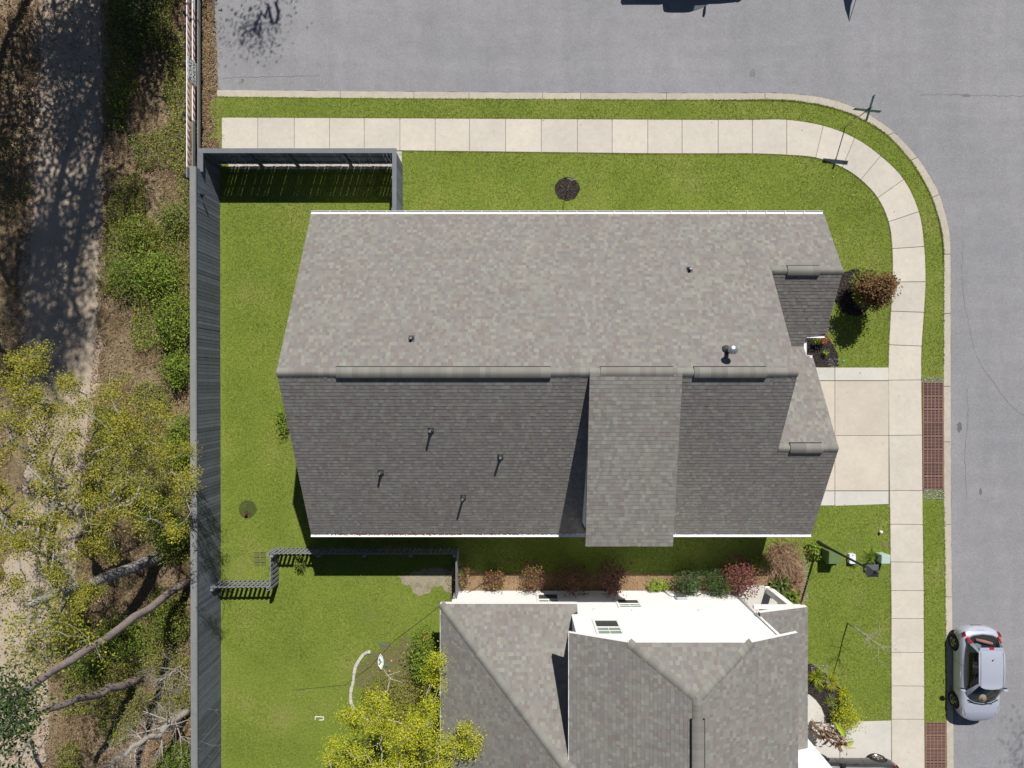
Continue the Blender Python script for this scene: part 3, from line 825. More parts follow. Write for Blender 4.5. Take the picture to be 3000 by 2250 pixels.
for P_, zf, up in ((lown,zLn,(0,-1)),(loww,zLw,(1,0)),(upw,zUw,(1,0)),(upe,zUe,(-1,0)),(upn,zUn,(0,-1)),(pch,zPo,(-1,0))):
    R2.plane(P_, zf, up, tone=1.02); deck(nh, 'roof_deck', P_, zf, 0.15)
R2.finish(nh)
cap_line(nh, 'hip_cap', (-2.87,-8.84,2.87), (2.33,-14.04,zLw(2.33,0)), .17, .5, .5)
cap_line(nh, 'hip_cap', (3.97,-8.84,6.95), (6.09,-10.35,7.92), .17, .35, .35)
cap_line(nh, 'hip_cap', (8.21,-8.84,6.95), (6.09,-10.35,7.92), .17, .35, .35)
cap_line(nh, 'ridge_cap', (6.09,-10.3,7.93), (6.09,YB,7.93), .17, .46, .46)
def rv_y(house, x, y0, y1, z, g_):
    V = []; Fc = []; C = []; s = y0
    while s > y1:
        t = s-.19; n0 = len(V)
        for q, l in ((s,0),(t,.006)):
            for j in range(9):
                f = j/4-1; V.append((x+f*.2, q, z+.095+l-g_*.2*(f*f*.8+abs(f)*.2)))
        for j in range(8): Fc.append((n0+j, n0+j+1, n0+10+j, n0+9+j))
        C += [PAL[random.choice((0,1,2,3,8,9,1))]*random.uniform(.85,1.02)]*8; s = t
    o = link('ridge_vent', mesh_np('ridge_vent', V, Fc, MAT['shingle'], np.array(C), True), house)
    mb = MB()
    for sg in (-1,1):
        a, b = sorted((x+sg*.18, x+sg*.23)); mb.box(a, b, y1, y0, z-g_*.2-.04, z-g_*.2+.08)
    mb.build('vent_baffle', MAT['vent_black'], o)
rv_y(nh, 6.09, -10.98, -20, 7.92, .40)
# walls
YW = -9.19
wall(nh, 'wall', [(9.8,YW,0),(2.37,YW,0),(2.37,YW,zUw(2.37,0)-.17),(3.97,YW,zUw(3.97,0)-.17),(8.21,YW,zUe(8.21,0)-.17),(9.8,YW,zUe(9.8,0)-.17)], .15, wallm)
wall(nh, 'wall', [(2.37,YW+.0015,0),(-2.55,YW+.0015,0),(-2.55,YW+.0015,2.78),(2.37,YW+.0015,2.78)], .15, wallm)
wall(nh, 'wall', [(-2.55,YW,0),(-2.55,YB,0),(-2.55,YB,2.78),(-2.55,YW,2.78)], .15, wallm)
wall(nh, 'wall', [(2.37,YW-.16,2.6),(2.37,YB,2.6),(2.37,YB,zUw(2.37,0)-.17),(2.37,YW-.16,zUw(2.37,0)-.17)], .15, wallm)
wall(nh, 'wall', [(9.8,YB,0),(9.8,YW-.16,0),(9.8,YW-.16,zUe(9.8,0)-.17),(9.8,YB,zUe(9.8,0)-.17)], .15, wallm)
# bargeboards of the clipped gable
for a, b in (((2.03,zUw(2.03,0)),(3.97,6.95)),((8.21,6.95),(10.15,6.05))):
    mb = MB(); mb.poly([(a[0],-8.835,a[1]-.012),(b[0],-8.835,b[1]-.012),(b[0],-8.835,b[1]-.20),(a[0],-8.835,a[1]-.20)])
    mb.poly([(a[0],-8.835,a[1]-.20),(b[0],-8.835,b[1]-.20),(b[0],-9.19,b[1]-.20),(a[0],-9.19,a[1]-.20)])
    mb.build('bargeboard', MAT['white'], nh)
mb = MB(); mb.box(3.97, 8.21, -8.838, -8.815, 6.73, 6.93); mb.build('fascia', MAT['white'], nh)
mb = MB(); mb.box(-2.87, 2.62, -8.838, -8.815, 2.68, 2.86); mb.build('fascia', MAT['white'], nh)
mb = MB(); mb.box(-2.895, -2.873, YB, -8.84, 2.68, 2.86); mb.build('fascia', MAT['white'], nh)
mb = MB(); mb.box(2.005, 2.027, YB, -8.84, 5.86, 6.04); mb.build('fascia', MAT['white'], nh)
mb = MB(); mb.poly([(9.7,-8.955,zPo(9.7,0)-.01),(11.87,-8.955,2.89),(11.87,-8.955,2.62),(9.7,-8.955,zPo(9.7,0)-.28)]); mb.build('porch_fascia', MAT['white'], nh)
mb = MB(); mb.box(9.82, 11.75, -9.12, -8.99, 2.45, 2.66); mb.build('porch_beam', MAT['white'], nh)
mb = MB(); mb.box(11.24, 11.5, -9.25, -8.99, 0, 2.45); mb.box(11.2, 11.54, -9.29, -8.95, 0, .18); mb.build('porch_post', MAT['white'], nh)
mb = MB(); mb.box(11.24, 11.5, -14.5, -14.24, 0, 2.62); mb.build('porch_post', MAT['white'], nh)
mb = MB(); mb.box(9.8, 11.75, -14.6, -8.95, -.05, .12); mb.build('porch_floor', MAT['drive_white'], nh)
# garage wing toward the drive
wall(nh, 'garage_wing_wall', [(12.2,-14.62,0),(9.8,-14.62,0),(9.8,-14.62,5.2),(12.2,-14.62,5.2)], .15, wallm)
wall(nh, 'garage_wing_wall', [(12.2,YB,0),(12.2,-14.775,0),(12.2,-14.775,5.2),(12.2,YB,5.2)], .15, wallm)
mb = MB(); mb.box(9.95, 12.05, YB, -14.8, 5.05, 5.19); mb.build('garage_wing_roof', MAT['deck'], nh)
mb = MB(); mb.box(12.2, 12.25, -19.5, -16.0, 0, 2.2); mb.build('garage_door', MAT['white'], nh)
# windows in the white wall
window(nh, 'x', YW, 1.55, .58, 1.9, .40, 1); window(nh, 'x', YW, 4.88, 1.30, 2.30, .42, 1); window(nh, 'x', YW, 3.62, 3.80, 5.24, .42, 1)
# meter box with conduit, small wall vents
mb = MB(); mb.box(7.0, 7.45, YW, YW+.13, .75, 1.35); mtr = mb.build('meter_box', MAT['metal'], nh, bevel=.015)
mb = MB(); mb.tube([(7.0,YW+.06,.9),(6.85,YW+.08,.85),(6.78,YW+.1,.4),(6.75,YW+.1,0)], .035, 8); mb.build('conduit', MAT['box_white'], mtr, True)
for x, z in ((3.35,2.55),(4.9,2.62),(7.6,2.65)):
    mb = MB(); mb.box(x-.06, x+.06, YW, YW+.06, z, z+.1); mb.build('wall_vent', MAT['box_white'], nh)
mb = MB(); mb.tube([(9.72,YW+.05,0),(9.72,YW+.05,5.9)], .045, 8); mb.build('downpipe', MAT['white'], nh, True)
# ================================================================== fences
def board_mesh(name, wd, th, h, axis, mat):
    """upright board centred on its foot, running along axis"""
    mb = MB()
    if axis == 'y': mb.box(-th/2, th/2, -wd/2, wd/2, 0, h)
    else: mb.box(-wd/2, wd/2, -th/2, th/2, 0, h)
    return mb.mesh(name, mat)

XF = lambda y: -12.99 + (9.7-y)*0.0022        # slight drift of the long fence
tall = empty('tall_board_fence', (-13.0, -6, 0), 'tall dark grey board fence with pale cap running down beside the woodland', 'fence')
bm_t = [board_mesh('board', .138, .02, 2.30, 'y', MAT['fence']) for _ in range(3)]
y = 8.86
while y > -21:
    o = link('board', random.choice(bm_t), tall, (XF(y)+random.uniform(-.006,.006), y, .02), (0, 0, random.uniform(-.02,.02)))
    y -= .148 + random.uniform(0, .004)
for a, b in ((8.92,6.6),(6.595,3.9),(3.895,1.0),(.995,-1.9),(-1.905,-4.8),(-4.805,-7.7),(-7.705,-10.6),(-10.605,-13.5),(-13.505,-16.4),(-16.405,-21)):
    mb = MB(); mb.prism([(XF(a)-.215,a),(XF(a)+.012,a),(XF(b)+.012,b),(XF(b)-.215,b)], 2.325, 2.365); mb.build('cap', MAT['fence_cap'], tall)
    mb = MB(); mb.prism([(XF(a)-.029,a),(XF(a)-.022,a),(XF(b)-.022,b),(XF(b)-.029,b)], .02, 2.3); mb.build('gap_shade', MAT['black'], tall)  # the black sheet is added behind the boards to paint shade into the gaps
    mb = MB(); mb.prism([(XF(a)+.0125,a),(XF(a)+.032,a),(XF(b)+.032,b),(XF(b)+.0125,b)], 2.25, 2.345); mb.build('top_rail', MAT['picket'], tall)
y = 8.8
while y > -21:
    mb = MB(); mb.box(XF(y)-.16, XF(y)-.062, y-.05, y+.05, 0, 2.32); mb.build('post', MAT['fence'], tall); y -= 2.42
for zz in (.35, 1.9):
    mb = MB(); mb.prism([(XF(8.9)-.06,8.9),(XF(8.9)-.031,8.9),(XF(-21)-.031,-21),(XF(-21)-.06,-21)], zz, zz+.09); mb.build('rail', MAT['fence'], tall)

low = empty('low_board_fence', (-9, 9.7, 0), 'dark grey board fence enclosing the back lawn beside the sidewalk, white strip of light below', 'fence')
HL = 1.86; YT = 9.72; XE = -4.86
bx_ = board_mesh('board', .138, .02, HL-.12, 'x', MAT['fence']); by_ = board_mesh('board', .138, .02, HL-.12, 'y', MAT['fence'])
x = -12.9
while x < XE-.06:
    link('board', bx_, low, (x, YT+.03, .10+random.uniform(-.015,.015)), (0, 0, random.uniform(-.015,.015))); x += .1425+random.choice((.001,.002,.005,.010))
y = YT-.06
while y > 8.92:
    link('board', by_, low, (-12.99, y, .04)); y -= .143
y = YT-.06
while y > 6.45:
    link('board', by_, low, (XE, y, .04)); y -= .1435+random.choice((0,.002,.004))
for P_ in ([(-13.1,YT-.10),(XE+.05,YT-.10),(XE+.05,YT+.10),(-13.1,YT+.10)], [(-13.1,8.85),(-12.87,8.85),(-12.87,YT-.102),(-13.1,YT-.102)], [(XE-.13,6.45),(XE+.05,6.45),(XE+.05,YT-.102),(XE-.13,YT-.102)]):
    mb = MB(); mb.prism(P_, HL, HL+.035); mb.build('cap', MAT['fence_cap_dark'], low)
for zz in (.38, 1.05, 1.65):
    mb = MB(); mb.box(-12.95, XE-.02, YT-.03, YT+.018, zz, zz+.09); mb.build('rail', MAT['fence'], low)
    mb = MB(); mb.box(XE-.06, XE-.012, 6.45, YT-.05, zz, zz+.09); mb.build('rail', MAT['fence'], low)
for px in (-12.9,-11.05,-9.45,-7.1,-4.95):
    mb = MB(); mb.box(px-.05, px+.05, YT-.13, YT-.032, 0, HL-.002); mb.build('post', MAT['fence'], low)
for py in (8.62,7.3):
    mb = MB(); mb.box(XE-.16, XE-.062, py-.05, py+.05, 0, HL+.02); mb.build('post', MAT['fence_cap'], low)

def picket_run(parent, p0, p1, h=1.08, sp=.187, wd=.105, side=1, gap=True):
    a = Vector(p0); b = Vector(p1); d = b-a; L = d.length; d.normalize(); n = Vector((-d.y, d.x))*side
    ang = math.atan2(d.y, d.x)
    me = board_mesh('picket', wd, .022, h-.08, 'x', MAT['picket'])
    k = int(L/sp)
    for i in range(k+1):
        q = a + d*(i*L/max(1,k)); link('picket', me, parent, (q.x, q.y, .06+random.uniform(-.01,.01)), (0, 0, ang+random.uniform(-.02,.02)))
    for zz in (.28, h-.20):
        mb = MB(); q0 = a-n*.036; q1 = b-n*.036; mb.obox(q0, q1, .045, zz, zz+.085); mb.build('rail', MAT['picket'], parent)
    m = max(1, round(L/2.0))
    for i in range(m+1):
        q = a+d*(L*i/m)-n*.11; mb = MB(); mb.box(q.x-.05, q.x+.05, q.y-.05, q.y+.05, 0, h+.01); mb.build('post', MAT['picket'], parent)
pk = empty('picket_fence', (-8, -7.6, 0), 'low grey open picket fence stepping across the back lawns between the houses', 'fence')
picket_run(pk, (-12.88,-8.72), (-10.45,-8.70)); picket_run(pk, (-10.36,-8.78), (-10.36,-7.32), side=-1); picket_run(pk, (-10.3,-7.27), (-2.4,-7.27)); picket_run(pk, (-2.36,-7.35), (-2.36,-9.1), h=1.2, sp=.13, wd=.115)

# ------------------------------------------------------------ road-end barricade
bar = empty('barricade', (-13.69, 13, 0), 'red and white striped road-end barricade on dark posts beside the asphalt', 'barricade')
XB = -13.69
for zc, y0, y1, st in ((1.5, 8.7, 40, 9.15), (1.0, 9.0, 40, 11.3), (.5, 8.9, 40, 99)):
    mb = MB(); mb.box(XB-.02, XB+.02, y0, y1, zc-.10, zc+.10)
    rail = mb.build('rail', MAT['signwhite'] if st < 90 else MAT['fence_cap'], bar)
    if st < 90:
        mb = MB(); mb.box(XB-.0225, XB+.0225, y0, st, zc-.102, zc+.102); mb.build('bare_end', MAT['fence_cap'], rail)
        y = st+.05; m = MB()
        while y < 20 and not (zc == 1.0 and y > 16.0):
            X1 = XB+.0235
            m.poly([(X1,y,zc-.098),(X1,y+.15,zc-.098),(X1,y+.30,zc+.098),(X1,y+.15,zc+.098)])
            m.poly([(XB-.012,y+.15,zc+.1025),(XB+.02,y+.15,zc+.1025),(XB+.02,y+.30,zc+.1025),(XB-.012,y+.30,zc+.1025)]) if False else None
            y += .32
        m.build('red_stripe', MAT['redstripe'], rail)
y = 8.95
for y in (8.75, 11.35, 13.45, 15.6, 17.7, 19.8, 22):
    mb = MB(); mb.box(XB-.13, XB-.022, y-.06, y+.06, -.05, 1.72); mb.build('post', MAT['black'], bar, bevel=.008)
sb = empty('road_ends_sign', (XB+.03, 13.36, .8), 'white ROAD ENDS sign bolted to the striped barricade', 'sign')
ys0, ys1, zs0, zs1 = 12.87, 13.85, .80, 1.55
mb = MB(); mb.box(XB+.026, XB+.036, ys0, ys1, zs0, zs1); mb.build('panel', MAT['signwhite'], sb, bevel=.004)
mb = MB(); e = .03; X1 = XB+.0375
for (a, b, c, d) in ((ys0+e,ys1-e,zs0+e,zs0+e+.022),(ys0+e,ys1-e,zs1-e-.022,zs1-e),(ys0+e,ys0+e+.022,zs0+e+.022,zs1-e-.022),(ys1-e-.022,ys1-e,zs0+e+.022,zs1-e-.022)):
    mb.poly([(X1,a,c),(X1,b,c),(X1,b,d),(X1,a,d)])
mb.build('border', MAT['ink'], sb)
def text(name, body, size, mat, parent, M, extrude=0.001):
    cu = bpy.data.curves.new(name, 'FONT'); cu.body = body; cu.size = size; cu.align_x = 'CENTER'; cu.align_y = 'CENTER'; cu.extrude = extrude
    cu.offset = 0.002*size/0.2; cu.resolution_u = 2
    t = bpy.data.objects.new(name, cu); COL.objects.link(t)
    me = bpy.data.meshes.new_from_object(t.evaluated_get(bpy.context.evaluated_depsgraph_get()))
    bpy.data.objects.remove(t)
    me.transform(M); me.materials.clear(); me.materials.append(mat)
    return link(name, me, parent)
Rw = Matrix(((0,0,1),(1,0,0),(0,1,0))).to_4x4()          # reads from the east: text x -> +y, text y -> +z
for wd, zc in (('ROAD', 1.345), ('ENDS', 1.005)):
    text('lettering', wd, .33, MAT['ink'], sb, Matrix.Translation((XB+.038, 13.36, zc)) @ Rw)

# ------------------------------------------------------------ street-name sign at the corner
pb = T(2476, 373)
sn = empty('street_name_sign', pb, 'street-name post with crossed green blades on the grass corner', 'sign')
hp = 1.78
mb = MB(); mb.tube([(pb[0],pb[1],0),(pb[0],pb[1],hp)], .022, 10); mb.build('post', MAT['metal'], sn, True)
def blade(ang, z0, txt):
    d = Vector((math.cos(ang), math.sin(ang), 0))
    b = MB(); a = Vector((pb[0],pb[1],0))-d*.56; c = Vector((pb[0],pb[1],0))+d*.56
    b.obox((a.x,a.y), (c.x,c.y), .008, z0, z0+.21); o = b.build('name_blade', MAT['signgreen'], sn)
    for sg in (1,-1):
        dd = d*sg; n = Vector((dd.y,-dd.x,0))
        M_ = Matrix.Translation(Vector((pb[0],pb[1],z0+.105))+n*.0052) @ Matrix(((dd.x,0,n.x),(dd.y,0,n.y),(0,1,0))).to_4x4()
        m = MB()
        # faint pale lettering strokes, too small to read
        r = random.Random(5 if sg > 0 else 9); x = -.42
        while x < .42:
            wv = r.uniform(.03,.055); q = [M_ @ Vector((x+r.uniform(0,.02),-.05,.0006)), M_ @ Vector((x+wv*.4,-.05,.0006)), M_ @ Vector((x+wv,.05,.0006)), M_ @ Vector((x+wv*.6,.05,.0006))]
            m.poly(q); x += wv+.02
        m.build('lettering', MAT['signwhite'], o)
blade(math.radians(-6), hp-.02, ''); blade(math.radians(73.5), hp+.2, '')
mb = MB(); mb.box(pb[0]-.035, pb[0]+.035, pb[1]-.035, pb[1]+.035, hp-.04, hp+.43); mb.build('bracket', MAT['signgreen'], sn)

# ------------------------------------------------------------ iron grates over the swale
def grate_panel_mesh(wx, wy, nx, ny):
    mb = MB(); mg = .055; sx = (wx-2*mg)/nx; sy = (wy-2*mg*.7)/ny; z0, z1 = -.02, .026
    ylo = -wy/2; 
    mb.box(-wx/2, wx/2, -wy/2, -wy/2+mg*.7, z0, z1); mb.box(-wx/2, wx/2, wy/2-mg*.7, wy/2, z0, z1)
    y0 = -wy/2+mg*.7; y1 = wy/2-mg*.7
    mb.box(-wx/2, -wx/2+mg, y0, y1, z0, z1); mb.box(wx/2-mg, wx/2, y0, y1, z0, z1)
    for i in range(1, nx):
        x = -wx/2+mg+i*sx; mb.box(x-.017, x+.017, y0, y1, z0, z1)
    for j in range(1, ny):
        yy = y0+j*sy
        for i in range(nx):
            xa = -wx/2+mg+i*sx+(.017 if i else 0); xb = -wx/2+mg+(i+1)*sx-(.017 if i < nx-1 else 0)
            mb.box(xa, xb, yy-.0145, yy+.0145, z0, z1-.002)
    return mb.mesh('grate_panel', MAT['grate'])
def swale_grate(label, y0, y1, n, x0, x1):
    g_ = empty('drain_grate', ((x0+x1)/2, (y0+y1)/2, 0), label, 'grate', 'iron grates at the driveway mouths')
    wy = (y0-y1)/n; me = grate_panel_mesh(x1-x0, wy-.008, 5, 8)
    for i in range(n): link('grate_panel', me, g_, ((x0+x1)/2+random.uniform(-.004,.004), y0-wy*(i+.5), 0))
    mb = MB(); mb.box(x0+.01, x1-.01, y1+.01, y0-.01, -.06, .004); mb.build('pit_shade', MAT['pit_shade'], g_)
ya = W(0,826)[1]; yb = W(0,1057)[1]
swale_grate('rust-brown iron grate of eight panels across the corner house driveway mouth', ya, yb, 8, W(1992.5,0)[0], W(2038,0)[0])
swale_grate('rust-brown iron grate at the neighbour driveway mouth, grass creeping in', W(0,1559)[1], W(0,1559)[1]-4.75, 8, W(1998,0)[0], W(2043.5,0)[0])
lg = empty('lawn_drain', (-11.2,-7.78,0), 'small slotted drain sunk in the lawn by the picket fence', 'drain')
for i in range(9):
    for sx in (-.14,.14):
        mb = MB(); mb.box(-11.2+sx-.115, -11.2+sx+.115, -7.50-.071*i-.013, -7.50-.071*i+.013, -.02, .012); mb.build('slot', MAT['bark_dark'] if i % 3 else MAT['black'], lg)

# ------------------------------------------------------------ utility boxes and lamp post
def lidded(name, label, c, wx, wy, h, mat, slope=.04, cat='utility box', rz=0):
    e_ = empty(name, (c[0],c[1],0), label, cat, rz=rz)
    mb = MB(); mb.box(-wx/2, wx/2, -wy/2, wy/2, 0, h*.55); mb.build('base', mat, e_, bevel=.012, world=False)
    m = MB(); m.prism([(-wx/2-.012,-wy/2-.012),(wx/2+.012,-wy/2-.012),(wx/2+.012,wy/2+.012),(-wx/2-.012,wy/2+.012)], h*.552, h)
    for i, v in enumerate(m.v):
        if v[2] > h*.9 and v[1] < 0: m.v[i] = (v[0], v[1], v[2]-slope)
    m.build('lid', mat, e_, bevel=.012, world=False)
    m = MB(); m.box(wx/2+.01, wx/2+.03, -wy*.15, -wy*.02, h*.6, h*.75); m.build('latch', MAT['black'], e_, world=False)
    return e_
lidded('transformer_box', 'olive green transformer box with leafy plants around it on the front lawn', T(2424,1622), .52, .52, .75, MAT['box_green'])
lidded('cable_box', 'pale mint utility box beside the sidewalk', T(2574,1629), .36, .36, .62, MAT['box_mint'])
e_ = empty('meter_lid', (*T(2491,1634)[:2],0), 'white rounded utility lid lying between the two green boxes', 'utility box')
mb = MB(); c = T(2491,1634); R_ = .06
P_ = [(c[0]+sx*(.14-R_)+R_*math.cos(t), c[1]+sy*(.22-R_)+R_*math.sin(t)) for sx, sy, t0 in ((1,1,0),(-1,1,1.57),(-1,-1,3.14),(1,-1,4.71)) for t in np.linspace(t0, t0+1.57, 5)]
mb.prism(P_, 0, .22); mb.build('lid', MAT['box_white'], e_, bevel=.012)
mb = MB(); mb.box(c[0]-.03, c[0]+.03, c[1]+.15, c[1]+.185, .2195, .224); mb.build('latch', MAT['black'], e_)
vc = T(2592,1596)
mb = MB(); mb.lathe([(.10,-.02),(.125,0),(.125,.018),(.02,.02)], vc[0], vc[1], 0, 20)
tag(mb.build('valve_cover', plain('valve_cover_brown', (.16,.12,.055), .9, var=.3)), 'round brown valve cover in the grass beside the sidewalk', 'cover')
wc = T(2577,1557)
mb = MB(); mb.lathe([(.06,0),(.065,.12),(.05,.18),(.02,.2)], wc[0], wc[1], 0, 14)
tag(mb.build('cleanout_pipe', MAT['white'], None, True), 'small round white cleanout cap standing in the front lawn', 'pipe cap')
tc = T(2471,1057)
mb = MB(); mb.lathe([(.045,0),(.045,.03),(.02,.035)], tc[0], tc[1], 0, 12)
tag(mb.build('irrigation_cap', MAT['teal']), 'tiny teal irrigation cap in the grass north of the driveway', 'cap')

lb = T(2398,1590)
lp = empty('lamp_post', (lb[0],lb[1],0), 'tall black lamp post with square lantern on the front lawn', 'lamp post')
HLp = 4.05
mb = MB(); mb.lathe([(.11,0),(.11,.12),(.085,.2),(.075,.9),(.06,1.0)], lb[0], lb[1], 0, 14); mb.build('base', MAT['black'], lp, True)
mb = MB(); mb.tube([(lb[0],lb[1],.95),(lb[0],lb[1],HLp)], [.055,.04], 12); mb.build('pole', MAT['black'], lp, True)
def sq(mb, h0, z0, h1, z1):
    a = [(lb[0]+sx*h0, lb[1]+sy*h0, z0) for sx, sy in ((-1,-1),(1,-1),(1,1),(-1,1))]; b = [(lb[0]+sx*h1, lb[1]+sy*h1, z1) for sx, sy in ((-1,-1),(1,-1),(1,1),(-1,1))]
    for i in range(4): mb.poly([a[i],a[(i+1)%4],b[(i+1)%4],b[i]])
mb = MB(); sq(mb,.09,HLp,.16,HLp+.05)
for sx in (-1,1):
    for sy in (-1,1): mb.tube([(lb[0]+sx*.12,lb[1]+sy*.12,HLp+.05),(lb[0]+sx*.19,lb[1]+sy*.19,HLp+.45)], .012, 6)
mb.build('lantern_frame', MAT['black'], lp)
mb = MB(); sq(mb,.115,HLp+.052,.18,HLp+.44); mb.build('lantern_glass', MAT['carglass'], lp)
mb = MB(); sq(mb,.235,HLp+.45,.06,HLp+.62); mb.poly([(lb[0]-.235,lb[1]-.235,HLp+.449),(lb[0]-.235,lb[1]+.235,HLp+.449),(lb[0]+.235,lb[1]+.235,HLp+.449),(lb[0]+.235,lb[1]-.235,HLp+.449)])
mb.build('lantern_roof', plain('lantern_metal', (.055,.058,.066), .45, var=.1), lp)
mb = MB(); mb.lathe([(.05,0),(.055,.04),(.045,.10),(.03,.13),(.05,.17),(.045,.21),(.01,.24)], lb[0], lb[1], HLp+.61, 14); mb.build('finial', MAT['black'], lp, True)

# lamp on the tall fence
c = (-12.955, 7.9, 1.9)
fl = empty('fence_lamp', c, 'small black lamp fixed high on the tall grey fence', 'lamp')
mb = MB(); mb.box(-12.975, -12.945, 7.85, 7.95, 1.78, 1.95); mb.build('bracket', MAT['black'], fl)
mb = MB(); mb.tube([(-12.945,7.9,1.9),(-12.84,7.86,2.0)], .012, 6); mb.build('arm', MAT['black'], fl)
mb = MB(); mb.lathe([(.03,-.12),(.06,-.05),(.07,0),(.02,.05)], -12.83, 7.86, 2.0, 10); mb.build('lamp_shade', MAT['black'], fl)

# ------------------------------------------------------------ cars
def lerp_tab(tab, y):
    for (a, *A), (b, *B) in zip(tab[:-1], tab[1:]):
        if a <= y <= b:
            t = (y-a)/(b-a); t = t*t*(3-2*t) if False else t
            return [p+(q-p)*t for p, q in zip(A, B)]
    return list(tab[-1][1:]) if y > tab[-1][0] else list(tab[0][1:])

def build_car(root, paint, tab, base, top, wheel_y, R, tw, ws, rs, crown=.03, door_y=(), glassm='carglass'):
    """tab rows: (y, half width, top height, sill height); y runs to the nose. base/top: half outlines of the glasshouse
    [(x,y,z)] from the front centre round to the rear centre; ws, rs: index where windscreen ends / rear screen starts"""
    ys = [t[0] for t in tab]
    YY = np.linspace(ys[0], ys[-1], 34)
    V = []; Fc = []
    sec = [(0,1.0),(.35,.998),(.62,.985),(.80,.955),(.90,.90),(.955,.80),(.985,.64),(1.0,.45),(.985,.2),(.95,.05),(.86,0.0),(.4,-.01)]
    k = len(sec)
    for y in YY:
        hw, ht, sl = lerp_tab(tab, y)
        ring = [(hw*a, y, sl+(ht-sl)*b) for a, b in sec]
        ring = ring + [(-x, y_, z) for x, y_, z in reversed(ring[1:])]
        V += ring
    n = 2*k-1
    for i in range(len(YY)-1):
        for j in range(n): Fc.append((i*n+j, (i+1)*n+j, (i+1)*n+(j+1)%n, i*n+(j+1)%n))
    me = bpy.data.meshes.new('body'); me.from_pydata(V, [], Fc + [tuple(range(n)), tuple(reversed(range((len(YY)-1)*n, len(YY)*n)))])
    bm = bmesh.new(); bm.from_mesh(me); bmesh.ops.recalc_face_normals(bm, faces=bm.faces); bm.to_mesh(me); bm.free()
    body = bpy.data.objects.new('body', me); COL.objects.link(body)
    sm = body.modifiers.new('s', 'SUBSURF'); sm.levels = 1; sm.render_levels = 1
    hwm = max(t[1] for t in tab)
    cut = MB()
    for wy in wheel_y:
        for sg in (-1, 1): cut.lathe([(R*1.13, -.2), (R*1.13, .2)], sg*(hwm-.10), wy, R+.01, 28, axis='x')
    co = bpy.data.objects.new('cut', cut.mesh('cut', MAT['rubber'])); COL.objects.link(co)
    bo = body.modifiers.new('b', 'BOOLEAN'); bo.operation = 'DIFFERENCE'; bo.object = co; bo.solver = 'EXACT'
    dg = bpy.context.evaluated_depsgraph_get()
    fin = bpy.data.meshes.new_from_object(body.evaluated_get(dg))
    bpy.data.objects.remove(co); bpy.data.objects.remove(body)
    fin.materials.clear(); fin.materials.append(MAT[paint]); fin.materials.append(MAT['rubber'])
    for p in fin.polygons:
        p.use_smooth = True; p.material_index = 0
        c_ = p.center
        for wy in wheel_y:
            if math.hypot(c_.y-wy, c_.z-R-.01) < R*1.135 and abs(c_.x) < hwm-.02: p.material_index = 1
    b = link('body', fin, root, world=False)
    # glasshouse
    def full(half): return [Vector(p) for p in half] + [Vector((-p[0], p[1], p[2])) for p in reversed(half[1:-1])]
    B = full(base); Tp = full(top); m = len(B); hn = len(base)
    def strip(name, idx, mat, inset=0.0, out=0.0, bulge=.03, steps=5):
        mb = MB(); cx = Vector((0, sum(p.y for p in B)/m, 0))
        for a, c_ in zip(idx[:-1], idx[1:]):
            a %= m; c_ %= m
            def P_(q, t):
                p = B[q].lerp(Tp[q], inset+(1-2*inset)*t); o_ = Vector((p.x, p.y-cx.y, 0)); o_.normalize() if o_.length else None
                return p + o_*(bulge*math.sin(math.pi*t)+out) 
            for s_ in range(steps):
                mb.poly([P_(a, s_/steps), P_(c_, s_/steps), P_(c_, (s_+1)/steps), P_(a, (s_+1)/steps)])
        me2 = mb.mesh(name, MAT[mat], True)
        bm = bmesh.new(); bm.from_mesh(me2); bmesh.ops.remove_doubles(bm, verts=bm.verts, dist=1e-4); bmesh.ops.recalc_face_normals(bm, faces=bm.faces); bm.to_mesh(me2); bm.free()
        return link(name, me2, root, world=False)
    strip('windscreen', list(range(m-ws, m))+list(range(0, ws+1)), glassm)
    strip('rear_window', list(range(rs, m-rs+1)), glassm)
    for sg in (0, 1):
        rngi = list(range(ws, rs+1)); rngi = rngi if sg == 0 else [m-q for q in reversed(rngi)]
        L_ = len(rngi)
        strip('pillar', rngi[:2] if sg == 0 else rngi[-2:], paint); strip('pillar', rngi[-2:] if sg == 0 else rngi[:2], paint)
        strip('side_window', rngi[1:-1], glassm)
    # roof skin
    mb = MB(); nc = 10; rows = []
    ya_, yb_ = top[0][1], top[-1][1]
    def edge(y):
        for (x0, y0, z0), (x1, y1, z1) in zip(top[:-1], top[1:]):
            if y1 <= y <= y0: t = (y0-y)/max(1e-6, y0-y1); return x0+(x1-x0)*t, z0+(z1-z0)*t
        return top[-1][0], top[-1][2]
    for t in np.concatenate([[0, .012, .03, .06], np.linspace(.1, .9, 9), [.95, .985, 1.0]]):
        y = ya_+(yb_-ya_)*t; hx_, hz = edge(y); zc = crown*math.sin(math.pi*min(1, max(0, t)))**.5
        rows.append([Vector((hx_*(2*j/nc-1), y, hz+zc*(1-(2*j/nc-1)**2)+.002)) for j in range(nc+1)])
    for r0, r1 in zip(rows[:-1], rows[1:]):
        for j in range(nc): mb.poly([r0[j], r0[j+1], r1[j+1], r1[j]])
    me2 = mb.mesh('roof', MAT[paint], True); bm = bmesh.new(); bm.from_mesh(me2); bmesh.ops.remove_doubles(bm, verts=bm.verts, dist=1e-4); bmesh.ops.recalc_face_normals(bm, faces=bm.faces); bm.to_mesh(me2); bm.free()
    link('roof', me2, root, world=False)
    # cabin floor, dash and seats so that the glass shows something
    zb = min(p.z for p in B); yf = max(p.y for p in B)-.15; yr = min(p.y for p in B)+.1; hx = max(p.x for p in B)-.14
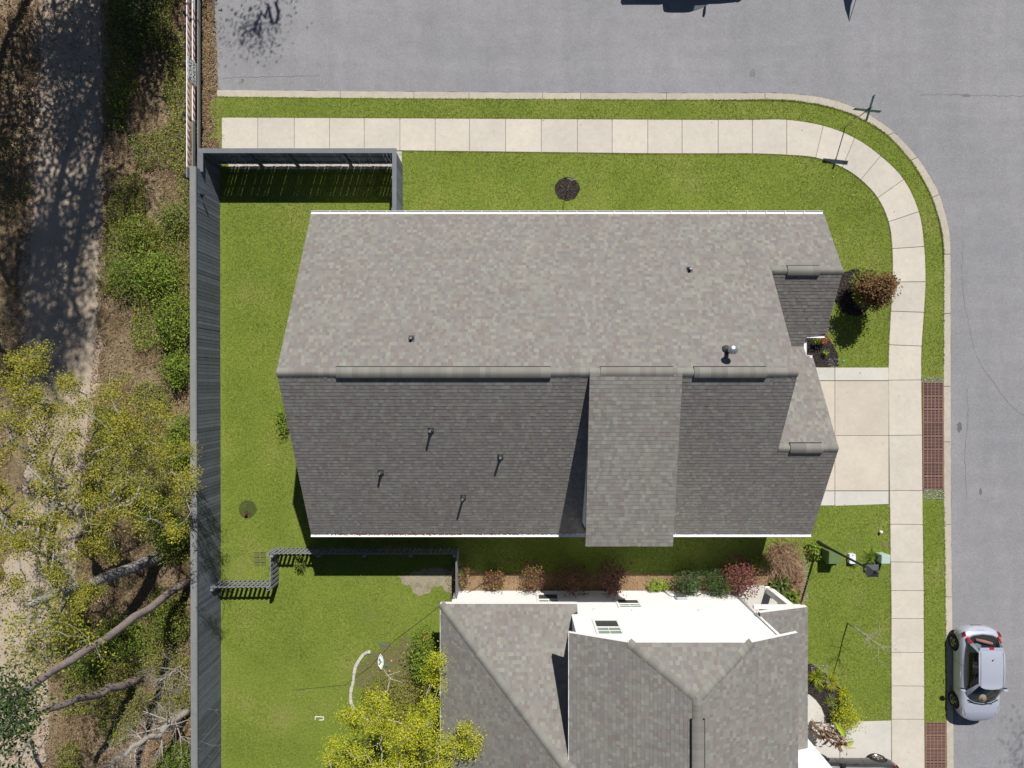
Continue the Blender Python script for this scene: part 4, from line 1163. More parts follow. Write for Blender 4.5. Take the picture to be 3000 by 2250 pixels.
    mb = MB(); mb.box(-hx, hx, yr, yf-.35, zb-.10, zb-.02); mb.box(-hx, hx, yf-.6, yf-.2, zb-.10, zb+.03)
    for sx in (-.33, .33):
        mb.box(sx-.22, sx+.22, yf-1.35, yf-1.2, zb-.1, zb+.28)
    mb.build('interior', MAT['cabin'], root, bevel=.03, world=False)
    mb = MB(); cy_ = sum(p.y for p in B)/m; mb.poly([(p.x*.975, cy_+(p.y-cy_)*.975, p.z+.018) for p in B]); mb.build('dashboard', MAT['cabin'], root, world=False)
    # wheels
    for wy in wheel_y:
        for sg in (-1, 1):
            w_ = empty('wheel', (sg*(hwm-.105), wy, R)); w_.parent = root
            t = MB(); t.lathe([(R*.62,-tw/2),(R*.93,-tw/2),(R,-tw*.32),(R,tw*.32),(R*.93,tw/2),(R*.62,tw/2)], 0, 0, 0, 28, axis='x'); t.f = t.f[:-2]; t.c = t.c[:-2]; t.build('tyre', MAT['rubber'], w_, True, world=False)
            r_ = MB(); o_ = sg*tw*.46
            ringpts = [(R*.60, -tw*.4*sg), (R*.66, o_*.8), (R*.63, o_+.004*sg), (R*.56, o_*.7)]
            r_.lathe(ringpts, 0, 0, 0, 28, axis='x')
            r_.f = r_.f[:-2]; r_.c = r_.c[:-2]
            for q in range(10):
                a0 = 2*math.pi*(q//2)/5 + (-.14 if q % 2 else .14); d = Vector((0, math.cos(a0), math.sin(a0))); s_ = Vector((0, -math.sin(a0), math.cos(a0)))*R*.062
                xo = Vector((o_*.93, 0, 0)); xi = Vector((o_*.75, 0, 0)); p0 = d*R*.08; p1 = d*R*.60
                r_.poly([p0+xo-s_, p1+xo-s_, p1+xo+s_, p0+xo+s_]); r_.poly([p0+xi-s_, p1+xi-s_, p1+xo-s_, p0+xo-s_]); r_.poly([p0+xi+s_, p1+xi+s_, p1+xo+s_, p0+xo+s_])
            r_.lathe([(R*.14, o_*.6), (R*.14, o_*.97), (R*.05, o_*1.0)], 0, 0, 0, 12, axis='x')
            r_.build('rim', MAT['rim'], w_, world=False)
            h_ = MB(); h_.lathe([(R*.61, o_*.35), (R*.61, o_*.38)], 0, 0, 0, 20, axis='x'); h_.build('brake_disc', MAT['cabin'], w_, world=False)
    return b

def patch(root, name, P_, mat, smooth=False):
    """thin shaped plate through the given outline, following it in space"""
    v = [Vector(p) for p in P_]; n = (v[1]-v[0]).cross(v[2]-v[0]).normalized(); mb = MB()
    c = sum(v, Vector())/len(v)
    if n.dot(c-Vector((0, c.y*.6, .3))) < 0: n = -n
    a = [p+n*.012 for p in v]; b = [p-n*.04 for p in v]; k = len(v)
    mb.poly(a); mb.poly(b[::-1])
    for i in range(k): mb.poly([b[i], b[(i+1)%k], a[(i+1)%k], a[i]])
    return mb.build(name, MAT[mat], root, bevel=.006, world=False)

def hatchback(name, label, loc, rz, paint, cat='car', full=True):
    root = empty(name, loc, label, cat, rz=rz)
    tab = [(-2.10,.30,.66,.44),(-2.07,.52,.74,.40),(-2.02,.66,.82,.34),(-1.92,.77,.91,.28),(-1.7,.865,.985,.24),(-1.3,.885,1.01,.21),(-.6,.87,1.0,.20),(.2,.87,.985,.20),(.85,.88,.965,.21),(1.25,.88,.945,.22),(1.60,.835,.885,.24),(1.82,.74,.80,.27),(1.96,.61,.71,.30),(2.05,.44,.64,.34),(2.10,.20,.58,.38)]
    base = [(0,1.14,.96),(.30,1.10,.96),(.53,.99,.96),(.67,.82,.965),(.74,.58,.97),(.76,.30,.975),(.77,-.30,.985),(.765,-.85,.99),(.745,-1.25,1.0),(.70,-1.52,1.0),(.62,-1.72,.985),(.42,-1.82,.965),(0,-1.87,.955)]
    top = [(0,.30,1.525),(.26,.28,1.522),(.42,.23,1.515),(.515,.14,1.505),(.545,.04,1.50),(.555,-.10,1.515),(.56,-.40,1.53),(.565,-.80,1.53),(.56,-1.08,1.52),(.545,-1.24,1.505),(.52,-1.34,1.49),(.36,-1.41,1.485),(0,-1.44,1.485)]
    build_car(root, paint, tab, base, top, (-1.28,1.25), .335, .215, 3, 10, .028)
    # lamps, brake light, mirrors, wipers, aerial, handles
    for sg in (-1, 1):
        patch(root, 'headlight', [(sg*.55,1.87,.745),(sg*.66,1.60,.865),(sg*.77,1.30,.915),(sg*.825,1.36,.87),(sg*.76,1.68,.79),(sg*.63,1.88,.715)], 'lens')
        patch(root, 'taillight', [(sg*.645,-1.75,.975),(sg*.59,-1.58,1.22),(sg*.65,-1.55,1.21),(sg*.735,-1.66,1.0)], 'red')
        patch(root, 'taillight', [(sg*.70,-1.93,.87),(sg*.71,-1.76,.965),(sg*.84,-1.69,.93),(sg*.835,-1.82,.82)], 'red')
        patch(root, 'lamp_cover', [(sg*.72,-1.93,.855),(sg*.735,-1.80,.95),(sg*.835,-1.72,.92),(sg*.83,-1.84,.825)], 'black')
        mr = MB(); mr.prism([(sg*.79,.62),(sg*.80,.50),(sg*1.02,.46),(sg*1.05,.52),(sg*1.0,.60)], .95, 1.10); mo = mr.build('mirror', MAT[paint], root, bevel=.035, world=False)
        mg_ = MB(); mg_.box(min(sg*.84,sg*1.0), max(sg*.84,sg*1.0), .462, .475, .97, 1.08); mg_.build('mirror_glass', MAT['black'], mo, world=False)
        hd = MB(); hd.tube([(sg*.885,-.20,.86),(sg*.90,-.10,.865),(sg*.885,.02,.86)], .014, 6); hd.build('door_handle', MAT[paint], root, world=False)
        for yy in ((-.45,),(.62,)):
            s_ = MB(); yy = yy[0]; hw, ht, sl = lerp_tab(tab, yy)
            pts = [(sg*(hw*a+.003), yy-(.10*(1-b_) if yy < 0 else -.02*(1-b_)), sl+(ht-sl)*b_) for a, b_ in ((.90,.90),(.955,.80),(.985,.64),(1.0,.45),(.985,.2))]
            s_.tube(pts, .005, 4); s_.build('door_gap', MAT['ink'], root, world=False)
        rr = MB(); rr.tube([(sg*.47,.16,1.535),(sg*.485,-.4,1.553),(sg*.47,-1.28,1.525)], .006, 4); rr.build('roof_seam', MAT['ink'], root, world=False)
    mb = MB(); mb.box(-.11,.11,-1.475,-1.37,1.475,1.518); mb.build('brake_light', MAT['red'], root, bevel=.015, world=False)
    sp = MB(); sp.prism([(-.48,-1.465),(.48,-1.465),(.52,-1.33),(-.52,-1.33)], 1.472, 1.506); sp.build('spoiler', MAT[paint], root, bevel=.012, world=False)
    mb = MB(); mb.tube([(0,-.95,1.56),(0,-1.05,1.70)], .006, 6); mb.lathe([(.03,0),(.02,.03)], 0, -.95, 1.555, 8); mb.build('aerial', MAT['black'], root, world=False)
    for sx in (-.38, .12):
        mb = MB(); mb.tube([(sx,1.17,.972),(sx+.48,1.06,.99)], .010, 5); mb.build('wiper', MAT['black'], root, world=False)
    mb = MB(); mb.tube([(-.64,.98,.972),(-.35,1.13,.97),(0,1.18,.97),(.35,1.13,.97),(.64,.98,.972)], .022, 6); mb.build('cowl', MAT['black'], root, world=False)
    mb = MB(); mb.box(-.22,.22,-2.10,-2.085,.50,.60); mb.build('number_plate', MAT['rim'], root, world=False)
    mb = MB(); mb.box(-.16,.16,-2.0,-1.955,.82,.85); mb.build('tailgate_handle', MAT['lens'], root, bevel=.008, world=False)
    mb = MB(); mb.prism([(-.55,1.98),(.55,1.98),(.48,2.07),(-.48,2.07)], .40, .56); mb.build('grille', MAT['black'], root, bevel=.02, world=False)
    return root

cx, cy = 20.28, -12.62
car = hatchback('parked_car', 'silver hatchback parked with two wheels on the kerb', (cx, cy, -.03), math.pi, 'silver')
# straw hat on its dashboard, pink roll behind the rear window
hc = Vector((cx-.02, cy-.90, .955))
hat = empty('sun_hat', hc, 'pale pink straw sun hat lying on the dashboard of the silver car', 'hat')
mb = MB(); mb.lathe([(.17,0),(.165,.012),(.10,.022),(.095,.07),(.07,.095),(.01,.10)], hc.x, hc.y, hc.z, 22); mb.build('crown_and_brim', MAT['straw_hat'], hat, True)
mb = MB(); mb.lathe([(.0975,.024),(.0975,.046),(.096,.046),(.096,.024)], hc.x, hc.y, hc.z, 22); mb.build('hat_band', MAT['pink'], hat)
mb = MB(); mb.tube([(cx-.36,cy+1.64,1.02),(cx,cy+1.56,1.05),(cx+.32,cy+1.48,1.05)], [.06,.075,.06], 10)
tag(mb.build('rolled_cloth', MAT['pink'], None, True), 'pink rolled cloth lying behind the rear window of the silver car', 'cloth')
hatchback('dark_car', 'charcoal car nosed up to the neighbour garage, cropped by the lower edge', (14.78, -17.28, .02), math.pi/2, 'grey_paint')

# pick-up parked beyond the upper edge: only its shadow reaches into view
pu = empty('pickup_truck', (7.9, 18.72, -.05), 'pick-up truck at the upper edge, only its dark shadow in view', 'truck', rz=-math.pi/2)
tabp = [(-2.85,.90,1.18,.45),(-2.75,.95,1.22,.40),(-1.0,.97,1.24,.38),(-.3,.98,1.24,.36),(.9,.98,1.22,.36),(1.6,.98,1.20,.36),(2.3,.95,1.14,.38),(2.65,.88,1.02,.42),(2.78,.78,.90,.46)]
basep = [(0,1.45,1.20),(.35,1.42,1.20),(.62,1.34,1.2),(.78,1.22,1.2),(.85,1.05,1.2),(.87,.7,1.21),(.87,.2,1.22),(.87,-.3,1.22),(.86,-.62,1.22),(.82,-.78,1.22),(.72,-.86,1.22),(.4,-.9,1.22),(0,-.9,1.22)]
topp = [(0,.72,1.84),(.3,.70,1.84),(.52,.66,1.83),(.62,.58,1.82),(.66,.45,1.82),(.67,.2,1.83),(.67,-.1,1.83),(.67,-.4,1.83),(.66,-.6,1.82),(.64,-.68,1.82),(.58,-.72,1.81),(.3,-.74,1.81),(0,-.75,1.81)]
build_car(pu, 'truck_paint', tabp, basep, topp, (-1.75,1.75), .40, .27, 3, 10, .03)
mb = MB(); mb.box(-.80,.80,-2.7,-.98,1.2365,1.262); mb.build('bed_cover', MAT['black'], pu, bevel=.01, world=False)
for sg in (-1,1):
    mb = MB(); mb.prism([(sg*.86,1.05),(sg*.88,.95),(sg*1.20,.92),(sg*1.2,1.02)], 1.22, 1.45); mb.build('mirror', MAT['black'], pu, bevel=.02, world=False)
    patch(pu, 'headlight', [(sg*.62,2.70,.98),(sg*.66,2.55,1.05),(sg*.86,2.35,1.06),(sg*.88,2.5,.95)], 'lens')
    patch(pu, 'taillight', [(sg*.82,-2.80,1.1),(sg*.95,-2.7,1.1),(sg*.95,-2.7,.8),(sg*.82,-2.8,.8)], 'red')
# unseen shape added beyond the upper edge to cast a pointed shadow
fg = empty('pointed_shadow_caster', (15.75, 18.6, 0), 'dark pointed shape added beyond the upper edge for its shadow, only the shadow tip in view', 'shadow_caster')
mb = MB(); mb.tube([(15.75,18.6,0),(15.75,18.6,2.0),(15.74,18.6,2.9)], .015, 6); mb.build('pole', MAT['black'], fg)
mb = MB()
for yy in (18.59, 18.6): mb.poly([(15.1,yy,1.5),(15.62,yy,1.5),(15.60,yy,2.0),(15.66,yy,2.5),(15.735,yy,2.9),(15.40,yy,2.25)][::(1 if yy < 18.6 else -1)])
mb.build('shadow_card', MAT['black'], fg)
# ================================================================== vegetation
def leaf_mesh(name, C, size, pal, mat='leaf', up=0.55, seed=0, aspect=.55, jit=.18):
    """one folded diamond of two triangles for each centre in C (N,3)"""
    r = np.random.default_rng(seed); n = len(C); C = np.asarray(C, dtype=np.float32)
    nr = r.normal(size=(n, 3)); nr[:, 2] = np.abs(nr[:, 2])*(1.4+up*3); nr /= np.linalg.norm(nr, axis=1)[:, None]
    t = r.normal(size=(n, 3)); a = np.cross(nr, t); a /= np.linalg.norm(a, axis=1)[:, None]; b = np.cross(nr, a)
    s = (size*r.uniform(.6, 1.35, n))[:, None]
    V = np.stack([C-a*s*.5, C-b*s*aspect*.5, C+a*s*.5, C+b*s*aspect*.5+nr*s*.12], 1).reshape(-1, 3)
    i = np.arange(n)[:, None]*4
    Fc = np.concatenate([i+np.array([[0,1,2]]), i+np.array([[0,2,3]])], 1).reshape(-1, 3)
    pal = np.array(pal); col = pal[r.integers(0, len(pal), n)]*r.uniform(1-jit, 1+jit, (n, 1))
    return mesh_np(name, V, Fc, MAT[mat], np.repeat(col, 2, 0))

def skeleton(base, trunk, targets, r_tip=.012, power=2.4, wig=.12, seed=0, sides=6, flare=1.0):
    """branch tubes: trunk polyline, then every target joined to the nearest limb"""
    r = random.Random(seed)
    N = [Vector(p) for p in trunk]; par = [-1] + list(range(len(trunk)-1)); cnt = [0]*len(N)
    top = N[-1]
    for t in sorted([Vector(t) for t in targets], key=lambda q: (q-top).length):
        best, bi = 1e9, 0
        for i, p in enumerate(N):
            d = (p-t).length + (0.5*max(0, p.z-t.z))
            if i < len(trunk)*.4: d += 1.5
            if d < best: best, bi = d, i
        p0 = N[bi]; L = (t-p0).length; k = max(2, min(6, int(L/.35)+1)); last = bi
        for j in range(1, k+1):
            q = p0.lerp(t, j/k)
            if j < k: q = q + Vector((r.gauss(0, wig), r.gauss(0, wig), r.gauss(0, wig)+.03*L*math.sin(math.pi*j/k)))*min(1, L*.6)
            N.append(q); par.append(last); cnt.append(0); last = len(N)-1
        q = last
        while q != -1: cnt[q] += 1; q = par[q]
    rad = [r_tip*max(1, c)**(1/power) for c in cnt]
    kids = {}
    for i, p in enumerate(par):
        if p >= 0: kids.setdefault(p, []).append(i)
    mb = MB(); done = set()
    # walk chains so that limbs are continuous tubes
    starts = [0] + [c for p, cs in kids.items() for c in sorted(cs, key=lambda c: -cnt[c])[1:]]
    for s_ in starts:
        ch = [par[s_]] if par[s_] >= 0 else []
        q = s_
        while True:
            ch.append(q)
            cs = kids.get(q)
            if not cs: break
            q = max(cs, key=lambda c: cnt[c])
        if len(ch) < 2: continue
        rr = [rad[i] for i in ch]
        if par[s_] >= 0: rr[0] = min(rr[0], rr[1]*1.25)
        else: rr[0] *= flare
        mb.tube([N[i] for i in ch], rr, sides if rr[0] > .03 else 4, cap=False)
    return mb

def fractal(mb, p, d, L, r0, depth, rnd, kids=3, bend=.12, up=.0):
    """straight-ish tapering twig with side twigs, down to depth"""
    p = Vector(p); d = Vector(d).normalized(); k = 4 if depth > 1 else 3; pts = [p]; rr = [r0]; dirs = [d]
    for i in range(k):
        d = (d + Vector((rnd.gauss(0,bend), rnd.gauss(0,bend), rnd.gauss(0,bend)+up))).normalized()
        p = p + d*L/k; pts.append(p); rr.append(r0*(1-.72*(i+1)/k)); dirs.append(d)
    mb.tube(pts, rr, 6 if r0 > .02 else 4, cap=False)
    if depth <= 0: return
    for c in range(kids+(rnd.random() < .5)):
        t = rnd.uniform(.3, .98); i = min(k, max(1, int(t*k+.5))); ax = Vector((rnd.gauss(0,1), rnd.gauss(0,1), rnd.gauss(0,1)))
        s_ = dirs[i].cross(ax).normalized(); a = math.radians(rnd.uniform(24, 58))
        fractal(mb, pts[i], dirs[i]*math.cos(a)+s_*math.sin(a), L*rnd.uniform(.5, .78), max(.0028, rr[i]*rnd.uniform(.5,.75)), depth-1, rnd, kids, bend, up)

def clusters(targets, n, spread, seed=0, flat=.6):
    r = np.random.default_rng(seed); out = []
    for t in targets:
        m = int(n*r.uniform(.5, 1.4)); out.append(np.array(t)+r.normal(size=(m, 3))*spread*np.array([1, 1, flat]))
    return np.concatenate(out)

GREEN = [(.095,.145,.018),(.125,.185,.022),(.165,.225,.026),(.075,.115,.018),(.20,.25,.03)]
BRIGHT = [(.17,.27,.018),(.21,.31,.022),(.13,.22,.016),(.25,.33,.03)]
DARKG = [(.02,.045,.012),(.028,.06,.016),(.04,.075,.02),(.055,.095,.022)]
OLIVE = [(.27,.255,.024),(.33,.295,.03),(.22,.225,.024),(.37,.32,.04),(.18,.205,.022)]
YELLOW = [(.40,.42,.02),(.47,.47,.025),(.33,.39,.02),(.52,.48,.03),(.25,.31,.02)]
REDS = [(.12,.035,.035),(.16,.05,.045),(.09,.03,.032),(.19,.065,.055),(.075,.045,.025)]
PINKS = [(.21,.06,.07),(.26,.085,.085),(.15,.045,.05),(.11,.045,.04)]
MIXRG = [(.19,.085,.035),(.22,.10,.05),(.14,.065,.035),(.11,.12,.02),(.16,.14,.025),(.20,.075,.05)]
DRY = [(.33,.22,.14),(.40,.29,.19),(.27,.16,.09),(.22,.13,.08)]
LITTER = [(.27,.17,.09),(.34,.235,.14),(.21,.13,.075),(.42,.32,.21),(.17,.12,.075),(.29,.16,.08)]

def shrub(name, label, c, rx, ry, h, pal, n=1200, size=.075, seed=0, group=None, cat='shrub', lobes=9, z0=.05, bark='bark_dark', extra=None, airy=.0):
    """leafy bush: clumps over an uneven dome, stems from the foot"""
    r = random.Random(seed*7+1)
    e_ = empty(name, (c[0], c[1], 0), label, cat, group)
    tg = []
    for i in range(lobes):
        a = r.uniform(0, 6.28); q = math.sqrt(r.uniform(0, 1))*.85; zz = h*(1-.55*q*q)*r.uniform(.55, 1.0)
        tg.append((c[0]+rx*q*math.cos(a), c[1]+ry*q*math.sin(a), z0+zz))
    sp = .33*min(rx, ry)*(1-airy)
    C = clusters(tg, n/lobes*.75, sp, seed, .75)
    m = int(n*.35); g_ = np.random.default_rng(seed+3); a = g_.uniform(0, 6.28, m); q = np.sqrt(g_.uniform(0, 1, m)); 
    D = np.stack([c[0]+rx*q*np.cos(a), c[1]+ry*q*np.sin(a), z0+h*(1-.6*q*q)*g_.uniform(.25, .95, m)], 1)
    C = np.concatenate([C, D]); C[:, 2] = np.maximum(C[:, 2], .02)
    link('foliage', leaf_mesh('foliage', C, size, pal, seed=seed), e_)
    mb = skeleton(c, [(c[0], c[1], -.03), (c[0]+.01, c[1], h*.15), (c[0], c[1]+.01, h*.3)], tg, .008, 2.3, .05, seed, 5)
    mb.build('stem', MAT[bark], e_)
    if extra:
        for (pal2, dx, dy, k, sz, zz) in extra:
            CC = clusters([(c[0]+dx, c[1]+dy, zz)], k, .12*rx+.05, seed+9); link('foliage', leaf_mesh('foliage', CC, sz, pal2, seed=seed+4), e_)
    return e_

def spiky(name, label, c, L, n, pal, seed=0, group=None, wd=.02, droop=.5, cat='plant', spread=1.0):
    """rosette of long arching blades"""
    r = random.Random(seed+50); e_ = empty(name, (c[0], c[1], 0), label, cat, group)
    V = []; Fc = []; C = []
    for i in range(n):
        a = r.uniform(0, 6.28); el = r.uniform(.25, 1.35); l = L*r.uniform(.6, 1.1); d = Vector((math.cos(a), math.sin(a), 0)); s_ = Vector((-d.y, d.x, 0))
        p = Vector((c[0]+r.gauss(0,.05*spread), c[1]+r.gauss(0,.05*spread), .02)); n0 = len(V); st = 4
        for j in range(st+1):
            wv = wd*(1-j/st)**.7*(.6+.4*min(1, j+.5)); V += [tuple(p+s_*wv), tuple(p-s_*wv)]
            e2 = el - droop*1.9*(j/st); p = p + (d*math.cos(e2)+Vector((0,0,math.sin(e2))))*l/st; p.z = max(p.z, .02)
        c_ = np.array(r.choice(pal))*r.uniform(.8, 1.2)
        for j in range(st): Fc.append((n0+2*j, n0+2*j+1, n0+2*j+3, n0+2*j+2)); C.append(c_)
    link('blades', mesh_np('blades', V, Fc, MAT['leaf'], np.array(C)), e_)
    mb = MB(); mb.lathe([(.05,-.02),(.06,.03),(.02,.08)], c[0], c[1], 0, 8); mb.build('crown', MAT['bark_dark'], e_)
    return e_

def in_poly_pts(P, n, seed=0):
    """random points of the 2212 px view inside outline P"""
    r = np.random.default_rng(seed); P = np.array(P, dtype=float); out = np.zeros((0, 2))
    while len(out) < n:
        q = r.uniform(P.min(0), P.max(0), (n*3, 2)); out = np.concatenate([out, q[inside(P, q[:, 0], q[:, 1])]])
    return out[:n]

# ------------------------------------------------------------ the oak over the track
ok = empty('oak_tree', W(120, 1120), 'spreading oak with olive young leaves and pale limbs over the sandy track', 'tree', 'trees of the woodland')
area = [(0,735),(70,740),(130,775),(165,830),(205,870),(225,800),(262,770),(280,820),(330,860),(400,900),(432,1000),(425,1100),(395,1150),(330,1160),(270,1190),(220,1210),(180,1330),(110,1330),(40,1300),(-90,1300),(-120,735)]
tg = []
for k, (u, v) in enumerate(in_poly_pts(area, 330, 3)):
    z = random.uniform(4.2, 7.6)
    tg.append(W(u, v, z))
gone = []
bx0 = W(120, 1120)
trunk = [(bx0[0], bx0[1], -.1), (bx0[0]+.05, bx0[1]+.1, 1.2), (bx0[0]+.3, bx0[1]+.3, 2.4), (bx0[0]+.6, bx0[1]+.7, 3.5), (bx0[0]+.9, bx0[1]+1.0, 4.4)]
skeleton(None, trunk, tg, .0085, 2.1, .06, 4, 7, 1.3).build('trunk', MAT['bark_grey'], ok, True)
tl = [t for i, t in enumerate(tg) if i % 5 != 0]
link('crown', leaf_mesh('crown', clusters(tl, 210, .18, 5, .5), .07, OLIVE+OLIVE+[(.09,.12,.015)], seed=6), ok)

# ------------------------------------------------------------ trees by the fence: pine, leaning grey trunks, bare twigs
def pole_tree(name, label, foot, tip, ztip, r0, r1, bark, targets=(), leaf=None, seed=0, group='trees of the woodland', rt=.012, n=50, spread=.3, size=.08, zfoot=-.1, twigs=12, twig_len=1.3, twig_dir=(0,0,0)):
    a = Vector(W(*foot, max(0, zfoot))); a.z = zfoot; b = Vector(W(*tip, ztip))
    e_ = empty(name, (a.x, a.y, 0), label, 'tree', group)
    r = random.Random(seed); k = 12; pts = []
    for i in range(k+1):
        p = a.lerp(b, i/k)
        if 0 < i < k: p += Vector((r.gauss(0,.05), r.gauss(0,.05), 0))
        pts.append(p)
    mb = MB(); mb.tube(pts, [(r0*(1.25 if i == 0 else 1)+(r1-r0)*i/k) for i in range(k+1)], 12)
    mb.build('trunk', MAT[bark], e_, True)
    if targets:
        if leaf is None:
            sk = MB(); rnd = random.Random(seed+5); ax = (b-a).normalized()
            for i in range(twigs):
                j = rnd.uniform(.12, 1.0); q = a.lerp(b, j); s_ = ax.cross(Vector((rnd.gauss(0,1), rnd.gauss(0,1), rnd.gauss(0,1)))).normalized(); an = math.radians(rnd.uniform(30, 75))
                fractal(sk, q, ax*math.cos(an)+s_*math.sin(an)+Vector(twig_dir), twig_len*rnd.uniform(.6, 1.2)*(1.15-.5*j), max(.010, (r0+(r1-r0)*j)*.30), 3, rnd, 3, .10)
            sk.build('branches', MAT[bark], e_, True)
        else:
          lo = max(1, int(k*.35)); sk = skeleton(None, pts[lo:], targets, rt*.62, 2.7, .07, seed, 5)
          sk.build('branches', MAT[bark], e_, True)
    if leaf:
        link('crown', leaf_mesh('crown', clusters(targets, n, spread, seed+1, .7), size, leaf, seed=seed), e_)
    return e_
ptg = [W(random.gauss(-15, 42), random.gauss(1535, 48), random.uniform(10.2, 12.5)) for _ in range(60)]
pole_tree('pine_tree', 'tall pine with a straight dark trunk slanting across the lower left', (408,1256), (22,1512), 10.8, .17, .12, 'bark_pine', ptg, DARKG, 3, n=50, spread=.28, size=.11)
t2 = [W(u, v, random.uniform(4.5, 8)) for u, v in in_poly_pts([(0,1330),(120,1300),(200,1350),(230,1420),(150,1480),(0,1500)], 42, 8)]
pole_tree('oak_tree', 'thick pale grey trunk lying diagonally above the dark pine trunk', (345,1206), (60,1305), 6.6, .26, .13, 'bark_grey', t2, OLIVE+GREEN[:2], 9, n=48, spread=.28, size=.10)
pole_tree('dark_trunk_tree', 'crooked shaded grey trunk just below the pine trunk', (300,1470), (70,1545), 6.0, .19, .11, 'bark_pine', [W(u, v, random.uniform(5, 8)) for u, v in in_poly_pts([(0,1500),(90,1500),(120,1560),(0,1600)], 16, 9)], GREEN, 12, n=60, spread=.3, size=.1)
bt = [W(u, v, random.uniform(1.5, 4.2)) for u, v in in_poly_pts([(405,1545),(330,1570),(260,1580),(170,1620),(110,1670),(330,1690),(400,1640)], 400, 10)]
pole_tree('dead_tree', 'bare pale grey tree with tangled twigs at the bottom beside the fence', (406,1536), (206,1668), 5.6, .155, .07, 'bark_pale', bt, None, 15, twigs=24, twig_len=1.25, twig_dir=(.15,-.05,0))
bt = [W(u, v, random.uniform(1.0, 3.4)) for u, v in in_poly_pts([(400,1420),(340,1390),(290,1400),(290,1450),(320,1500),(330,1560),(370,1590),(400,1500)], 300, 11)]
pole_tree('dead_tree', 'bleached leafless sapling against the tall fence above the dead tree', (394,1440), (345,1470), 2.0, .045, .02, 'bark_pale', bt, None, 16, twigs=13, twig_len=1.0)
bt = [W(u, v, random.uniform(2.0, 4.5)) for u, v in in_poly_pts([(-20,560),(20,610),(60,600),(110,650),(115,665),(60,690),(20,700),(-40,700)], 80, 12)]
pole_tree('bare_tree', 'leafless pale branches reaching in from the left edge over the shaded track', (-70,640), (-60,640), 3.4, .09, .05, 'bark_pale', bt, None, 17, twigs=9, twig_len=1.9, twig_dir=(.9,0,.1))
bt = [W(u, v, random.uniform(1.5, 4.0)) for u, v in in_poly_pts([(0,1590),(60,1560),(110,1600),(180,1640),(120,1700),(-30,1700)], 90, 14)]
pole_tree('bare_tree', 'leafless grey tree in the bottom left corner', (60,1600), (20,1690), 4.2, .08, .04, 'bark_pale', bt, None, 18, twigs=14, twig_len=1.2)
tl = [W(u, v, random.uniform(3.0, 5.5)) for u, v in in_poly_pts([(-40,290),(10,270),(50,330),(75,395),(40,430),(-40,440)], 26, 15)]
pole_tree('evergreen_oak', 'dark green branches hanging in at the left edge over leaf litter', (-90,370), (-110,360), 4.5, .14, .08, 'bark_dark', tl, [(.045,.06,.014),(.06,.075,.018),(.08,.085,.02)], 19, n=55, spread=.22, size=.09)

# trees beyond the frame whose shade falls on the track and the road
def shade_tree(label, base, h, cr, nt, seed, n=46, size=.17, name='shade_tree', low=.35):
    r = random.Random(seed); e_ = empty(name, (base[0], base[1], -.05), label, 'tree', 'tall trees beyond the upper edge')
    tg = []
    for i in range(nt):
        a = r.uniform(0, 6.28); q = math.sqrt(r.uniform(0, 1)); zz = r.uniform(low, 1.0); cc = cr*(1-.55*((zz-low)/(1-low))**1.5)
        tg.append((base[0]+cc*q*math.cos(a), base[1]+cc*q*math.sin(a), h*zz))
    tr = [(base[0]+.25*math.sin(i*.9+seed), base[1]+.2*math.cos(i*1.3+seed), -.1+h*.75*i/7) for i in range(8)]
    skeleton(None, tr, tg, .022, 2.1, .35, seed, 7, 1.3).build('trunk', MAT['bark_pine'], e_, True)
    link('crown', leaf_mesh('crown', clusters(tg, int(n*2.2), .55, seed+1, .6), size, DARKG+GREEN[:2], seed=seed), e_)
shade_tree('tall tree beyond the upper left corner shading the head of the track', (-15.8, 20.8), 11.5, 3.2, 95, 31, 70)
shade_tree('tallest tree beyond the upper edge casting branch shadows over the track bend', (-15.9, 17.9), 22, 2.6, 62, 32, 60, .18, low=.5)
shade_tree('tall tree beyond the upper edge whose crown shadow covers the middle of the track', (-17.2, 18.2), 18.5, 2.7, 62, 38, 60, .18, low=.55)
shade_tree('tree standing well beyond the upper edge shading the very top of the track', (-16.6, 25.2), 14, 2.6, 60, 41, 55, low=.45)
shade_tree('tall tree at the far upper left shading the leaf litter', (-21.2, 18.8), 14, 3.2, 80, 33, 60)
shade_tree('tall tree beyond the left edge shading the litter beside the track', (-24.9, 9.5), 11, 2.6, 60, 34, 55)
shade_tree('slim tree beyond the upper edge casting a twig shadow on the asphalt', (-8.7, 24.4), 11.0, 1.4, 20, 35, 22, .13, low=.6)
shade_tree('tree beyond the lower right corner casting a shadow on the road edge', (27.3, -5.6), 16, 1.5, 24, 36, 50, .12, low=.82)
shade_tree('tree beyond the left edge behind the bare branches', (-25.5, 3.0), 10, 2.4, 50, 39, 55)

# ------------------------------------------------------------ the yellow-green tree in the neighbour's back lawn
yt = empty('yellow_tree', W(880, 1560), 'yellow-green spring tree with pale limbs at the bottom beside the neighbour roof', 'tree')
yarea = [(760,1505),(830,1500),(852,1520),(870,1560),(895,1520),(945,1500),(948,1560),(950,1600),(1000,1560),(1040,1590),(1030,1640),(990,1690),(950,1760),(680,1760),(672,1650),(705,1600),(715,1535)]
tg = [W(u, v, random.uniform(3.0, 5.6)) for u, v in in_poly_pts(yarea, 100, 21)] + [W(u, v, random.uniform(3.5, 5)) for u, v in in_poly_pts([(930,1430),(950,1420),(955,1480),(930,1490)], 6, 22)]
b0 = W(880, 1575)
skeleton(None, [(b0[0],b0[1],-.1),(b0[0]-.05,b0[1]-.1,.8),(b0[0]-.1,b0[1]-.25,1.6),(b0[0]-.1,b0[1]-.4,2.4)], tg, .009, 2.15, .06, 24, 7, 1.3).build('trunk', MAT['bark_pale'], yt, True)
